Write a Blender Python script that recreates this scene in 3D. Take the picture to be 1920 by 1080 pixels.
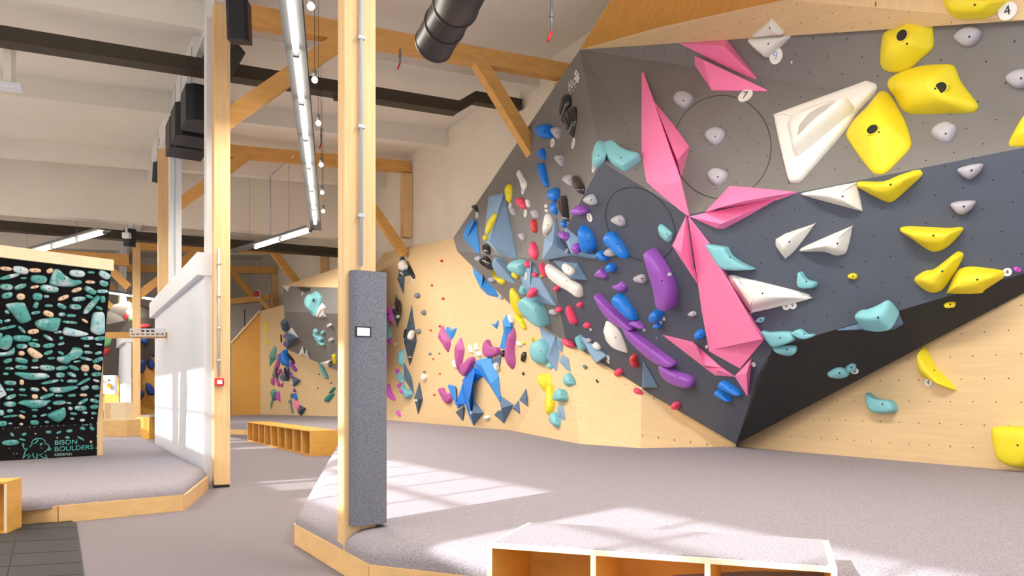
import bpy, bmesh, math, random
from mathutils import Vector, Matrix
from mathutils.bvhtree import BVHTree
from mathutils.geometry import tessellate_polygon
random.seed(7)
for o in list(bpy.data.objects): bpy.data.objects.remove(o)
SC = bpy.context.scene
COL = SC.collection
# ---------------------------------------------------------------- camera
F, CX, HY, E = 1423.0, 960.0, 741.0, 1.1
cam_d = bpy.data.cameras.new('camera'); cam = bpy.data.objects.new('camera', cam_d); COL.objects.link(cam)
cam.location = (0, 0, E); cam.rotation_euler = (math.pi/2, 0, 0)
cam_d.sensor_width = 36; cam_d.lens = F/1920*36; cam_d.shift_y = (HY-540)/1920; cam_d.clip_end = 200
SC.camera = cam
# ---------------------------------------------------------------- light and exposure
SC.view_settings.view_transform = 'Standard'; SC.view_settings.look = 'None'
SC.view_settings.exposure = EXPOSURE = -0.03; SC.view_settings.gamma = 1; SC.view_settings.use_curve_mapping = False
W = bpy.data.worlds.new('world'); SC.world = W; W.use_nodes = True
W.node_tree.nodes['Background'].inputs[0].default_value = (0.93, 0.96, 1.0, 1)
W.node_tree.nodes['Background'].inputs[1].default_value = 1.45
SUN_EL = 0.6
sun_d = bpy.data.lights.new('sun', 'SUN'); sun = bpy.data.objects.new('sun', sun_d); COL.objects.link(sun)
sun_d.energy = 8.5; sun_d.angle = 0.012; sun_d.color = (0.97, 0.98, 1.0)
sun.rotation_euler = Vector((0.8, 0.6, -SUN_EL)).to_track_quat('-Z', 'Y').to_euler()
# ---------------------------------------------------------------- hall frame: s along the post row, t across towards the climbing wall
P0 = Vector((-3.5, 9.0, 0)); D1 = Vector((-0.508, 0.861, 0)).normalized(); D2 = Vector((0.861, 0.508, 0)).normalized()
CAM = Vector((0, 0, E)); UP = Vector((0, 0, 1))
def RT(s, t, z): return P0 + D1*s + D2*t + UP*z
def ray(px, py): return Vector(((px-CX)/F, 1.0, (HY-py)/F))
def atY(px, py, y): return CAM + ray(px, py)*y
def atZ(px, py, z): return CAM + ray(px, py)*((z-E)/ray(px, py).z)
def atT(px, py, t):
    r = ray(px, py); return CAM + r*((t - (CAM-P0).dot(D2))/r.dot(D2))
# ---------------------------------------------------------------- materials
def lin(c):
    return tuple((x/255/12.92 if x/255 <= .04045 else ((x/255+.055)/1.055)**2.4) for x in c)+(1,)
MATS = {}
def nodes(m): return m.node_tree.nodes, m.node_tree.links
def mat(name, rgb, rough=.6, metal=0, noise=0.06, scale=8, bump=0.0, bscale=60, spec=.4, emit=0, stretch=None, coat=0):
    if name in MATS: return MATS[name]
    m = bpy.data.materials.new(name); m.use_nodes = True; n, l = nodes(m); b = n['Principled BSDF']
    b.inputs['Roughness'].default_value = rough; b.inputs['Metallic'].default_value = metal
    b.inputs['Specular IOR Level'].default_value = spec; b.inputs['Coat Weight'].default_value = coat
    tc = n.new('ShaderNodeTexCoord'); mp = n.new('ShaderNodeMapping'); l.new(tc.outputs['Object'], mp.inputs[0])
    if stretch: mp.inputs['Scale'].default_value = stretch
    nz = n.new('ShaderNodeTexNoise'); nz.inputs['Scale'].default_value = scale; nz.inputs['Detail'].default_value = 5; l.new(mp.outputs[0], nz.inputs[0])
    mx = n.new('ShaderNodeMix'); mx.data_type = 'RGBA'
    c = lin(rgb); mx.inputs[6].default_value = tuple(x*(1-noise*2) for x in c[:3])+(1,); mx.inputs[7].default_value = tuple(min(1, x*(1+noise*2)) for x in c[:3])+(1,)
    l.new(nz.outputs[0], mx.inputs[0]); l.new(mx.outputs[2], b.inputs['Base Color'])
    if bump:
        n2 = n.new('ShaderNodeTexNoise'); n2.inputs['Scale'].default_value = bscale; n2.inputs['Detail'].default_value = 3; l.new(mp.outputs[0], n2.inputs[0])
        bp = n.new('ShaderNodeBump'); bp.inputs['Strength'].default_value = bump; bp.inputs['Distance'].default_value = .01
        l.new(n2.outputs[0], bp.inputs['Height']); l.new(bp.outputs[0], b.inputs['Normal'])
    if emit:
        b.inputs['Emission Color'].default_value = lin(rgb); b.inputs['Emission Strength'].default_value = emit
    MATS[name] = m; return m
def carpet(name, dark, light, scale=95):
    m = bpy.data.materials.new(name); m.use_nodes = True; n, l = nodes(m); b = n['Principled BSDF']
    b.inputs['Roughness'].default_value = .95; b.inputs['Specular IOR Level'].default_value = .1
    g = n.new('ShaderNodeNewGeometry'); nz = n.new('ShaderNodeTexNoise'); nz.inputs['Scale'].default_value = scale; nz.inputs['Detail'].default_value = 4; nz.inputs['Roughness'].default_value = .75
    l.new(g.outputs['Position'], nz.inputs[0]); r = n.new('ShaderNodeValToRGB'); l.new(nz.outputs[0], r.inputs[0])
    r.color_ramp.elements[0].position = .36; r.color_ramp.elements[1].position = .64
    r.color_ramp.elements[0].color = lin(dark); r.color_ramp.elements[1].color = lin(light)
    l.new(r.outputs[0], b.inputs['Base Color'])
    bp = n.new('ShaderNodeBump'); bp.inputs['Strength'].default_value = .5; bp.inputs['Distance'].default_value = .006
    l.new(nz.outputs[0], bp.inputs['Height']); l.new(bp.outputs[0], b.inputs['Normal']); MATS[name] = m; return m
def panel(name, rgb, grid=.2, r=.009, hole=(20, 18, 16), rough=.6, grain=.05, white=.0, gs=(1, 14, 1)):
    """board with a staggered grid of t-nut holes; uv is in metres on the face"""
    m = bpy.data.materials.new(name); m.use_nodes = True; n, l = nodes(m); b = n['Principled BSDF']
    b.inputs['Roughness'].default_value = rough; b.inputs['Specular IOR Level'].default_value = .3
    uv = n.new('ShaderNodeUVMap'); uv.uv_map = 'uv'
    def math_(op, a, b_=None, c=None):
        q = n.new('ShaderNodeMath'); q.operation = op
        for i, v in enumerate((a, b_, c)):
            if v is None: continue
            if isinstance(v, (int, float)): q.inputs[i].default_value = v
            else: l.new(v, q.inputs[i])
        return q.outputs[0]
    sp = n.new('ShaderNodeSeparateXYZ'); l.new(uv.outputs[0], sp.inputs[0])
    u = math_('DIVIDE', sp.outputs[0], grid); v = math_('DIVIDE', sp.outputs[1], grid)
    row = math_('FLOOR', v); odd = math_('MULTIPLY', math_('MODULO', math_('ABSOLUTE', row), 2.0), .5)
    u2 = math_('ADD', u, odd)
    du = math_('SUBTRACT', math_('FRACT', u2), .5); dv = math_('SUBTRACT', math_('FRACT', v), .5)
    d = math_('SQRT', math_('ADD', math_('MULTIPLY', du, du), math_('MULTIPLY', dv, dv)))
    hm = math_('LESS_THAN', d, r/grid)
    nz = n.new('ShaderNodeTexNoise'); nz.inputs['Scale'].default_value = 2.2; nz.inputs['Detail'].default_value = 6
    mp = n.new('ShaderNodeMapping'); mp.inputs['Scale'].default_value = gs; l.new(uv.outputs[0], mp.inputs[0]); l.new(mp.outputs[0], nz.inputs[0])
    mx = n.new('ShaderNodeMix'); mx.data_type = 'RGBA'; c = lin(rgb)
    mx.inputs[6].default_value = tuple(x*(1-grain*2) for x in c[:3])+(1,); mx.inputs[7].default_value = tuple(min(1, x*(1+grain*2)) for x in c[:3])+(1,)
    l.new(nz.outputs[0], mx.inputs[0])
    m2 = n.new('ShaderNodeMix'); m2.data_type = 'RGBA'; l.new(hm, m2.inputs[0]); l.new(mx.outputs[2], m2.inputs[6]); m2.inputs[7].default_value = lin(hole)
    out = m2.outputs[2]
    if white:   # little screw heads and chalk specks
        vo = n.new('ShaderNodeTexVoronoi'); vo.inputs['Scale'].default_value = 3.1; l.new(uv.outputs[0], vo.inputs[0])
        ws = math_('LESS_THAN', vo.outputs['Distance'], .030)
        m3 = n.new('ShaderNodeMix'); m3.data_type = 'RGBA'; l.new(ws, m3.inputs[0]); l.new(out, m3.inputs[6]); m3.inputs[7].default_value = (.75, .75, .75, 1)
        out = m3.outputs[2]
    l.new(out, b.inputs['Base Color']); MATS[name] = m; return m
# ---------------------------------------------------------------- object helpers
def link(o, parent=None):
    COL.objects.link(o)
    if parent: o.parent = parent
    return o
def tag(o, label=None, cat=None, group=None, kind=None):
    if label: o['label'] = label
    if cat: o['category'] = cat
    if group: o['group'] = group
    if kind: o['kind'] = kind
    return o
def mesh_obj(name, verts, faces, m, parent=None, smooth=False, origin=None, bevel=0, uvm=False):
    """verts in world space; the origin goes to the given point or the centre of the base"""
    verts = [Vector(v) for v in verts]
    if origin is None:
        c = sum(verts, Vector())/len(verts); origin = Vector((c.x, c.y, min(v.z for v in verts)))
    base = origin.copy()
    me = bpy.data.meshes.new(name); me.from_pydata([v-base for v in verts], [], faces)
    bm = bmesh.new(); bm.from_mesh(me)
    if not uvm: bmesh.ops.recalc_face_normals(bm, faces=bm.faces)
    if bevel: bmesh.ops.bevel(bm, geom=list(bm.edges), offset=bevel, segments=2, affect='EDGES', profile=.6)
    bm.to_mesh(me); bm.free()
    if smooth:
        for p in me.polygons: p.use_smooth = True
    me.materials.append(m)
    o = bpy.data.objects.new(name, me); link(o)
    if parent:
        o.parent = parent; o.location = base - parent.location
    else: o.location = base
    return o
def empty(name, loc, label=None, cat=None, group=None, kind=None):
    o = bpy.data.objects.new(name, None); o.empty_display_size = .1; link(o); o.location = loc; tag(o, label, cat, group, kind); return o
CUBE = [(0,1,3,2),(4,6,7,5),(0,4,5,1),(2,3,7,6),(0,2,6,4),(1,5,7,3)]
def boxv(o, a, b, c):
    """corner o and three edge vectors"""
    return [o + a*i + b*j + c*k for i in (0,1) for j in (0,1) for k in (0,1)]
def box(name, o, a, b, c, m, parent=None, bevel=0.0): return mesh_obj(name, boxv(Vector(o), Vector(a), Vector(b), Vector(c)), CUBE, m, parent, bevel=bevel)
def sbox(name, s0, s1, t0, t1, z0, z1, m, parent=None, bevel=0.0, dz=0.0):
    """box in hall coordinates; dz = rise over the t extent"""
    return mesh_obj(name, boxv(RT(s0, t0, z0), D1*(s1-s0), D2*(t1-t0)+UP*dz, UP*(z1-z0)), CUBE, m, parent, bevel=bevel)
def beam(name, a, b, w, h, m, parent=None, up=UP, bevel=0.0):
    a, b = Vector(a), Vector(b); d = (b-a); side = d.cross(up).normalized()*w; u = side.cross(d).normalized()*h
    return mesh_obj(name, boxv(a-side/2-u/2, d, side, u), CUBE, m, parent, bevel=bevel)
def tube(name, pts, r, m, parent=None, n=10, caps=True, radii=None):
    pts = [Vector(p) for p in pts]; vs, fs = [], []
    for i, p in enumerate(pts):
        d = (pts[min(i+1, len(pts)-1)] - pts[max(i-1, 0)]).normalized()
        a = d.orthogonal().normalized() if i == 0 else (pa - d*pa.dot(d)).normalized()
        pa = a; b = d.cross(a); rr = radii[i] if radii else r
        vs += [p + (a*math.cos(2*math.pi*k/n) + b*math.sin(2*math.pi*k/n))*rr for k in range(n)]
    for i in range(len(pts)-1):
        for k in range(n): fs.append((i*n+k, i*n+(k+1) % n, (i+1)*n+(k+1) % n, (i+1)*n+k))
    if caps: fs.append(tuple(range(n))); fs.append(tuple((len(pts)-1)*n+k for k in range(n)))
    return mesh_obj(name, vs, fs, m, parent, smooth=(n > 6))
def text_mesh(name, s, m, parent, c, right, up, size, extrude=.002, align='CENTER'):
    cu = bpy.data.curves.new(name, 'FONT'); cu.body = s; cu.size = 1; cu.align_x = align; cu.align_y = 'CENTER'; cu.extrude = 0
    to = bpy.data.objects.new(name, cu); COL.objects.link(to)
    dg = bpy.context.evaluated_depsgraph_get(); me = bpy.data.meshes.new_from_object(to.evaluated_get(dg)); bpy.data.objects.remove(to)
    right = right.copy(); up = up.copy(); nn = right.cross(up).normalized()
    M = Matrix.Identity(4)
    for i in range(3): M[i][0] = right[i]*size; M[i][1] = up[i]*size; M[i][2] = nn[i]
    me.transform(M); me.materials.clear(); me.materials.append(m)
    o = bpy.data.objects.new(name, me); link(o)
    o.parent = parent; o.location = c - parent.location
    return o
def inset(poly, d):
    n = len(poly); out = []
    for i in range(n):
        a, b, c = poly[i-1], poly[i], poly[(i+1) % n]
        e1 = (b-a).normalized(); e2 = (c-b).normalized(); n1 = Vector((-e1.y, e1.x)); n2 = Vector((-e2.y, e2.x))
        k = (n1+n2); k = k/max(.3, k.length_squared)*2 if k.length else n1
        out.append(b + k*d)
    return out
# ---------------------------------------------------------------- palette
M_plaster = mat('painted concrete', (232, 226, 216), .8, noise=.03, scale=1.2, bump=.15, bscale=14)
M_brick = mat('painted blockwork', (236, 226, 210), .85, noise=.05, scale=1.5, bump=.3, bscale=9)
M_white = mat('white paint', (226, 230, 240), .5, noise=.01)
M_whitewood = mat('white painted timber', (226, 228, 232), .55, noise=.03, stretch=(1, 1, .1))
M_glulam = mat('spruce glulam', (224, 188, 138), .55, noise=.12, scale=5, stretch=(6, 6, .35), spec=.3)
M_glubeam = mat('spruce beam', (218, 166, 96), .55, noise=.12, scale=3, stretch=(1.2, 1.2, 5), spec=.3)
M_pale = mat('pale spruce board', (238, 218, 182), .6, noise=.06, scale=4, stretch=(1, 1, 6))
M_ply = mat('birch plywood', (228, 188, 130), .5, noise=.1, scale=3, stretch=(1.5, 1.5, 4))
M_plydark = mat('oiled birch plywood', (222, 168, 80), .5, noise=.12, scale=3, stretch=(1.5, 1.5, 4))
M_edge = mat('plywood edge', (236, 214, 176), .6, noise=.1, scale=20, stretch=(1, 1, 8))
M_steel = mat('dark painted steel', (66, 58, 46), .55, noise=.1)
M_zinc = mat('galvanised steel', (120, 124, 130), .5, metal=.5, noise=.05)
M_conduit = mat('grey plastic conduit', (186, 190, 200), .5)
M_black = mat('black plastic', (24, 25, 28), .5, noise=.1)
M_spk = mat('black loudspeaker lacquer', (30, 32, 40), .45, noise=.08, bump=.1, bscale=200)
M_rubber = mat('black rubber tile', (52, 50, 50), .75, noise=.15, scale=6, bump=.2)
M_tube = mat('lit fluorescent tube', (255, 244, 224), .3, emit=9, noise=0)
M_bulb = mat('lit bulb', (255, 226, 176), .3, emit=14, noise=0)
M_red = mat('red plastic', (196, 40, 40), .4)
M_carpet = carpet('grey floor carpet', (88, 80, 84), (156, 148, 152), 200)
M_matc = carpet('grey mat carpet', (104, 98, 104), (184, 177, 184), 210)
M_felt = carpet('blue grey felt', (76, 78, 88), (150, 152, 164), 230)
M_wood_p = panel('birch climbing panel', (222, 192, 148), grid=.19, r=.006, hole=(96, 80, 56), grain=.06)
M_woodL_p = panel('birch climbing panel, amber', (232, 180, 96), grid=9, r=.001, grain=.09)
M_dark_p = panel('charcoal climbing panel', (120, 117, 116), grid=.2, r=.0062, hole=(26, 24, 24), grain=.05, white=1, gs=(1, 1, 1), rough=.55)
M_shade_p = panel('shaded charcoal panel', (78, 84, 98), grid=.2, r=.006, hole=(26, 26, 28), grain=.06, white=1, gs=(1, 1, 1), rough=.5)  # darker copy for the overhanging faces, their shade put into the colour
M_under_p = panel('deep shaded charcoal panel', (52, 51, 52), grid=.2, r=.006, hole=(20, 20, 20), grain=.06, white=0, gs=(1, 1, 1), rough=.55)  # darkest copy for the underside, its shade put into the colour
M_plain_p = panel('birch plain panel', (214, 158, 76), grid=9, r=.001, grain=.1)  # amber plywood, also carries the painted shade of return and header
# ---------------------------------------------------------------- the hall
def struct(o): o['kind'] = 'structure'; return o
def ceil_z(t): return 6.17 + .062*t
struct(sbox('floor', -9, 26, -6.2, 12, -.1, 0, M_carpet))
struct(mesh_obj('ceiling', boxv(RT(-9, -6.2, ceil_z(-6.2)), D1*35, D2*14+UP*14*.062, UP*.2), CUBE, M_plaster))
k = 0
RIBS = [-9.3, -5.85, -2.4, 1.07, 4.5, 7.95, 11.4, 14.9, 18.4, 21.8]
for s in RIBS:
    k += 1
    struct(mesh_obj('trim_%d' % k, boxv(RT(s-.12, -6.0, ceil_z(-6.0)-.34), D1*.24, D2*11.4+UP*11.4*.062, UP*.34), CUBE, M_plaster))
k += 1; struct(sbox('trim_%d' % k, -9, 26, .0, .28, 5.76, 6.25, M_whitewood))           # long white beam over the post row
k += 1; struct(sbox('trim_%d' % k, 8.75, 9.05, -6, 5.15, 4.66, 6.05, M_plaster, dz=.35))   # downstand wall across the hall
struct(sbox('wall_right', -9, 26, 5.15, 5.45, 0, 6.6, M_brick))
struct(sbox('wall_back', 25.5, 25.8, -6.2, 5.3, 0, 6.6, M_plaster))
# left wall with window openings: daylight and sun come in here
wins = [(-9.9-.85+1.0, -5.55-.85), (-4.79-.85, -1.3-.85), (-.55-.85, 2.95-.85), (3.7-.85, 7.2-.85), (8.0, 11.5), (12.3, 15.8), (16.6, 20.1)]
zs, zh = 3.97, 5.04
wl = empty('wall_left', RT(0, -6.1, 0), kind='structure')
sbox('wall_panel', -9, 26, -6.1, -6.0, 0, zs, M_plaster, wl)
sbox('wall_panel', -9, 26, -6.1, -6.0, zh, 6.2, M_plaster, wl)
prev = -12
for i, (a, b) in enumerate(wins + [(26, 27)]):
    sbox('wall_panel', prev, a, -6.1, -6.0, zs, zh, M_plaster, wl); prev = b
    if i < 7:
        wf = empty('window_%d' % (i+1), RT((a+b)/2, -6.05, zs), kind='structure')
        n = 5
        for j in range(1, n): 
            c = a + (b-a)*j/n; sbox('mullion', c-.018, c+.018, -6.12, -6.02, zs, zh, M_white, wf)
        sbox('glazing_bar', a, b, -6.1, -6.04, zs+.5, zs+.54, M_white, wf)
# ---------------------------------------------------------------- timber frames across the hall
def frame(s, label, wall_post=True, pw=.21, right_brace=True, zt=5.6, wz=3.6):
    r = empty('timber_portal', RT(s, 0, 0), label, 'timber portal')
    sbox('post', s, s+.15, -.03, .15, .035, min(5.755, zt+.16), M_glulam, r)
    sbox('post_foot', s+.005, s+.145, -.025, .145, 0, .035, M_black, r)
    a = RT(s+.1, .0, zt+.1); b = RT(s+.1, 5.1, zt+.1+5.1*.07)
    beam('crossbeam', a, b, .16, .24, M_glubeam, r)
    beam('brace', RT(s+.1, .05, zt-1.25), RT(s+.1, 1.55, zt+.12), .15, .2, M_glubeam, r)
    if right_brace: beam('brace', RT(s+.1, 5.0, zt-1.5), RT(s+.1, 3.55, zt+.3), .15, .2, M_glubeam, r)
    if wall_post: sbox('wall_post', s, s+.2, 4.93, 5.14, wz, zt+.3, M_glulam, r)
    return r
fr = frame(0, 'nearest timber frame, tall spruce post beside the white half wall with crossbeam and braces')
frame(6.2, 'second timber frame, spruce post behind the white half wall and beam below the ceiling rib', zt=5.75, wz=4.62)
frame(12.4, 'third timber frame, spruce post standing beyond the training board', zt=4.9, wz=4.7)
frame(18.6, 'farthest timber frame, spruce post behind the far white half wall', zt=5.2, wz=4.1)
# stumps carrying the left continuation of the frames in the far hall
for s, lb in ((12.4, 'timber crossbeam left of the third post, over the training board'), (18.6, 'farthest timber crossbeam, low in the far left hall')):
    r = empty('timber_crossbeam', RT(s, -6, 4), lb, 'timber beam')
    beam('beam', RT(s+.1, -5.9, 4.45), RT(s+.1, -.12, 4.6), .16, .28, M_glubeam, r)
    beam('brace', RT(s+.1, -.12, 3.9), RT(s+.1, -.75, 4.55), .14, .18, M_glubeam, r)
    beam('brace', RT(s+.1, -5.9, 3.6), RT(s+.1, -4.9, 4.5), .14, .18, M_glubeam, r)
# white columns on the half wall
for s, z0, lb in ((.42, 2.84, 'white painted column on the half wall beside the nearest post'), (4.2, 2.84, 'white painted column on the half wall next to the hanging loudspeakers'), (17.2, 2.8, 'white painted column on the far half wall')):
    c = empty('white_column', RT(s, 0, z0), lb, 'column')
    sbox('shaft', s, s+.2, -.05, .13, z0, 5.76, M_whitewood, c)
    tube('cable', [RT(s-.01, .03, z0), RT(s-.01, .03, 5.8)], .008, M_conduit, c, 6)
# half walls with cap
def half_wall(s0, s1, label):
    r = empty('half_wall', RT(s0, 0, 0), label, 'half wall')
    sbox('panel', s0, s1, -.09, .05, 0, 2.58, M_white, r)
    sbox('cap', s0-.02, s1+.15, -.17, .16, 2.56, 2.84, M_white, r, bevel=.006)
    return r
half_wall(.36, 6.2, 'white half wall with a thick white cap beside the nearest post')
half_wall(14.0, 22.0, 'far white half wall behind the third timber post')
# dark steel beam
sb = empty('steel_beam', RT(1.5, 0, 5.4), 'dark brown steel beam crossing under the ceiling with a stepped right end', 'steel beam')
def steelz(t): return 5.56 + .05*t
P = [RT(1.5, -6, steelz(-6)), RT(1.5, 3.92, steelz(3.92)), RT(1.5, 4.22, steelz(4.22)+.2), RT(1.5, 5.1, steelz(5.1)+.2)]
vs = []
for p in P: vs += [p-D1*.08-UP*.09, p+D1*.08-UP*.09, p+D1*.08+UP*.09, p-D1*.08+UP*.09]
fs = [(0,1,2,3), (12,13,14,15)] + [(i*4+j, i*4+(j+1) % 4, i*4+4+(j+1) % 4, i*4+4+j) for i in range(3) for j in range(4)]
mesh_obj('web', vs, fs, M_steel, sb)
mesh_obj('bottom_flange', boxv(RT(1.38, -6, steelz(-6)-.11), D1*.24, D2*9.9+UP*.495, UP*.025), CUBE, M_steel, sb)
p = RT(1.5, 1.9, steelz(1.9)-.16); mesh_obj('clamp', boxv(p, D1*.1, D2*.14, UP*.12), CUBE, M_steel, sb, bevel=.02)
sb2 = empty('steel_beam', RT(10.6, -3, 4.6), 'far dark steel beam seen below the downstand wall', 'steel beam')
beam('web', RT(10.6, -6, 4.78), RT(10.6, 5.1, 4.98), .2, .2, M_steel, sb2); beam('flange', RT(10.6, -6, 4.68), RT(10.6, 5.1, 4.88), .28, .03, M_steel, sb2)
# ---------------------------------------------------------------- platforms
def zmat(p): return .27 + .05*max(-.2, (Vector((p.x, p.y, 0))-P0).dot(D2))
def platform(name, label, poly, zf, kicks, kh=.145, seam=None):
    r = empty(name, Vector((poly[0].x, poly[0].y, 0)), label, 'padded platform')
    poly = [Vector((p.x, p.y)) for p in poly]
    area = sum(a.x*b.y-b.x*a.y for a, b in zip(poly, poly[1:]+poly[:1]))
    if area < 0: poly.reverse()
    n = len(poly); vs = []; rings = [(.0, None, kh-.02), (0.0, -.09, 0), (.015, -.055, 0), (.05, -.022, 0), (.1, -.006, 0), (.16, 0, 0)]
    for d, off, zabs in rings:
        for p in inset(poly, d): vs.append(Vector((p.x, p.y, zabs if off is None else zf(p)+off)))
    fs = [(i*n+k, i*n+(k+1) % n, (i+1)*n+(k+1) % n, (i+1)*n+k) for i in range(len(rings)-1) for k in range(n)]
    m = (len(rings)-1)*n
    for tri in tessellate_polygon([[v for v in vs[m:m+n]]]): fs.append(tuple(m+i for i in tri))
    fs.append(tuple(range(n-1, -1, -1)))
    o = mesh_obj('carpet_mat', vs, fs, M_matc, r, smooth=False)
    for p in o.data.polygons: p.use_smooth = True
    md = o.modifiers.new('e', 'EDGE_SPLIT'); md.split_angle = math.radians(50)
    for a, b in kicks:
        a, b = Vector((a.x, a.y, 0)), Vector((b.x, b.y, 0)); d = (b-a).normalized(); nn = Vector((d.y, -d.x, 0))
        if nn.y > 0: nn = -nn
        mesh_obj('kick_board', boxv(a+d*.002-nn*.02, b-a-d*.004, nn*.03, UP*kh), CUBE, M_ply, r)
    return r
V2 = lambda p: Vector((p.x, p.y, 0))
A = Vector((-1.60, 5.61, 0)); Bm = V2(atZ(640, 1072, 0)); C = Vector((-.80, 4.28, 0)); G = C + Vector((.9, -.43, 0)).normalized()*.9; G2 = C + Vector((.9, -.43, 0)).normalized()*3.0; G3 = C + Vector((.9, -.43, 0)).normalized()*5.4
A2 = Vector((-2.8, 12.2, 0)); A3 = RT(4.3, 2.9, 0); A4 = RT(11, 2.95, 0); F1 = V2(atZ(458, 815, 0)); F2 = V2(atZ(428, 814.5, 0)); F3 = RT(16.5, .9, 0)
WB = [atZ(2080, 893, .52), atZ(1920, 880, .52), atZ(1380, 836, .52), atZ(1200, 833, .52), atZ(1090, 825, .52), atZ(957, 805, .52), atZ(890, 800, .52), Vector((*atT(720, 786, 5.07).xy, .52)), atZ(630, 780, .52), atZ(560, 777, .52), atZ(488, 774, .52), atZ(434, 774, .52)]
wall_in = [V2(p) + D2*.06 for p in WB]
wall_in[0] = RT(-7.2, 5.1, 0); 
poly = [A, C, G, G2, G3] + wall_in + [F3, F2, F1, A4, A3, A2]
platform('mat_platform', 'large grey carpeted crash mat platform along the climbing wall with a low plywood kick board', poly, zmat, [(A, C), (C, G), (G, G2), (G2, G3), (A2, A), (A3, A2), (A4, A3), (F1, A4), (F2, F1)])
L0 = Vector((-7.6, 5.9, 0)); L1 = Vector((-4.17, 6.29, 0)); L1b = V2(atZ(109, 981, 0)); L2 = Vector((-3.14, 7.25, 0)); L3 = Vector((-3.58, 8.9, 0)); L4 = RT(9, -.12, 0); L5 = RT(9.2, -5.5, 0)
platform('mat_platform', 'grey carpeted mat platform under the black training board on the left', [L0, L1, L2, L3, L4, L5], lambda p: .25, [(L0, L1b), (L1b, L2), (L2, L3)], .15)
# black rubber floor tiles
rt = [atZ(157, 1085, 0), atZ(143, 983, 0), atZ(133, 979, 0), atZ(110, 980, 0), Vector((-4.3, 6.2, 0)), Vector((-6.5, 5.6, 0)), Vector((-4, 3.2, 0))]
rb = empty('rubber_floor_mat', rt[3].copy(), 'black rubber floor mat with plank joints at the bottom left of the floor', 'floor mat')
n = len(rt); vs = [v+UP*.001 for v in rt] + [v+UP*.014 for v in rt]
mesh_obj('rubber_sheet', vs, [tuple(range(n)), tuple(n+i for i in range(n))] + [(i, (i+1) % n, n+(i+1) % n, n+i) for i in range(n)], M_rubber, rb)
for i in range(5):
    pa = atZ(-120, 1094-i*24, .0145); pb = atZ(153-i*2.2, 1076-i*22, .0145)
    beam('joint', pa, pb, .008, .002, M_black, rb)
beam('joint', atZ(30, 1005, .0145), atZ(12, 1085, .0145), .006, .002, M_black, rb)
# ---------------------------------------------------------------- climbing walls
SURF = []      # bvh trees that holds are seated on
def add_bvh(vs, fs): SURF.append(BVHTree.FromPolygons([tuple(v) for v in vs], fs))
def facets(name, pts, faces, m, parent, uvrot=0.0, thick=None, label=None):
    """panel faces through world points, each uv-mapped in metres on its own plane, closed at the back"""
    vs, fs, uvs = [], [], []
    for f in faces:
        q = [pts[i] for i in f]; tris = tessellate_polygon([q]) if len(q) > 3 else [(0, 1, 2)]
        nn = (q[1]-q[0]).cross(q[2]-q[0]).normalized()
        hx = UP.cross(nn); hx = (hx.normalized() if hx.length > .05 else D1.copy()); hy = nn.cross(hx)
        if hx.dot(D1) > 0: hx, hy = -hx, hy
        if hy.z < 0: hy = -hy
        for t in tris:
            b = len(vs); vs += [q[i] for i in t]; fs.append((b, b+1, b+2))
            for i in t:
                a, c = q[i].dot(hx), q[i].dot(hy); cr, sr = math.cos(uvrot), math.sin(uvrot); uvs.append((a*cr-c*sr, a*sr+c*cr))
    nb = len(vs)
    if thick:
        back = [v + thick for v in vs]
        edges = {}
        for f in faces:
            for a, b in zip(f, f[1:]+f[:1]): edges[(min(a, b), max(a, b))] = edges.get((min(a, b), max(a, b)), 0) + 1
        for (a, b), c in edges.items():
            if c == 1:
                j = len(vs); vs += [pts[a], pts[b], pts[b]+thick, pts[a]+thick]; fs.append((j, j+1, j+2, j+3)); uvs += [(0, 0)]*4
    o = mesh_obj(name, vs, fs, m, parent, uvm=True)
    uvl = o.data.uv_layers.new(name='uv')
    for p in o.data.polygons:
        for li in p.loop_indices: uvl.data[li].uv = uvs[o.data.loops[li].vertex_index]
    add_bvh(vs, fs[:] ); return o
def T(px, py, t): return atT(px, py, t)
ply = empty('climbing_wall', RT(0, 5, 0), 'birch plywood climbing wall with bolt holes running along the right side of the hall', 'climbing wall')
# lower plywood, vertical panels over the base line
ext0 = WB[1] - D1*4
tops = {1920: None}
base = [ext0, WB[1], WB[2], WB[3], WB[4], WB[5], WB[6], atT(850, 797, 5.06), WB[7]]
def top_at(b, py): px = CX + F*b.x/b.y; return Vector((b.x, b.y, E + (HY-py)/F*b.y))
topz = [4.4, 4.3, 3.9, 3.2, 3.4, 3.8, 3.9]
pts, fcs = [], []
for i, b in enumerate(base):
    b = Vector((b.x, b.y, .3))
    if i < 7: t = Vector((b.x, b.y, topz[i]))
    elif i == 7: t = top_at(b, 446)
    else: t = top_at(b, 474)
    pts += [b, t]
for i in range(len(base)-1): fcs.append([2*i, 2*i+2, 2*i+3, 2*i+1])
facets('lower_panels', pts, [fcs[0], fcs[1]], M_wood_p, ply)
bw = [Vector((b.x, b.y, .3)) for b in base]
_MP = (T(1029, 488, 4.3), T(1449, 653, 4.2), T(1380, 833, 4.85))
def pl3_(px, py):
    a, b, c_ = _MP; nn = (b-a).cross(c_-a).normalized(); r = ray(px, py); return CAM + r*((a-CAM).dot(nn)/r.dot(nn)) + D2*.03
kp = [bw[2], bw[3], bw[4], bw[5], T(958, 565, 4.95), pl3_(1062, 636), pl3_(1200, 722), T(1380, 828, 4.95), bw[6], pts[13], T(850, 440, 5.02), T(850, 480, 5.02), pts[13]]
facets('kinked_panels', kp, [[3, 2, 5, 4], [2, 1, 6, 5], [1, 0, 7, 6], [8, 3, 4, 9]], M_wood_p, ply, .05)
facets('left_panels', pts, fcs[6:], M_wood_p, ply, -.03)
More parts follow.
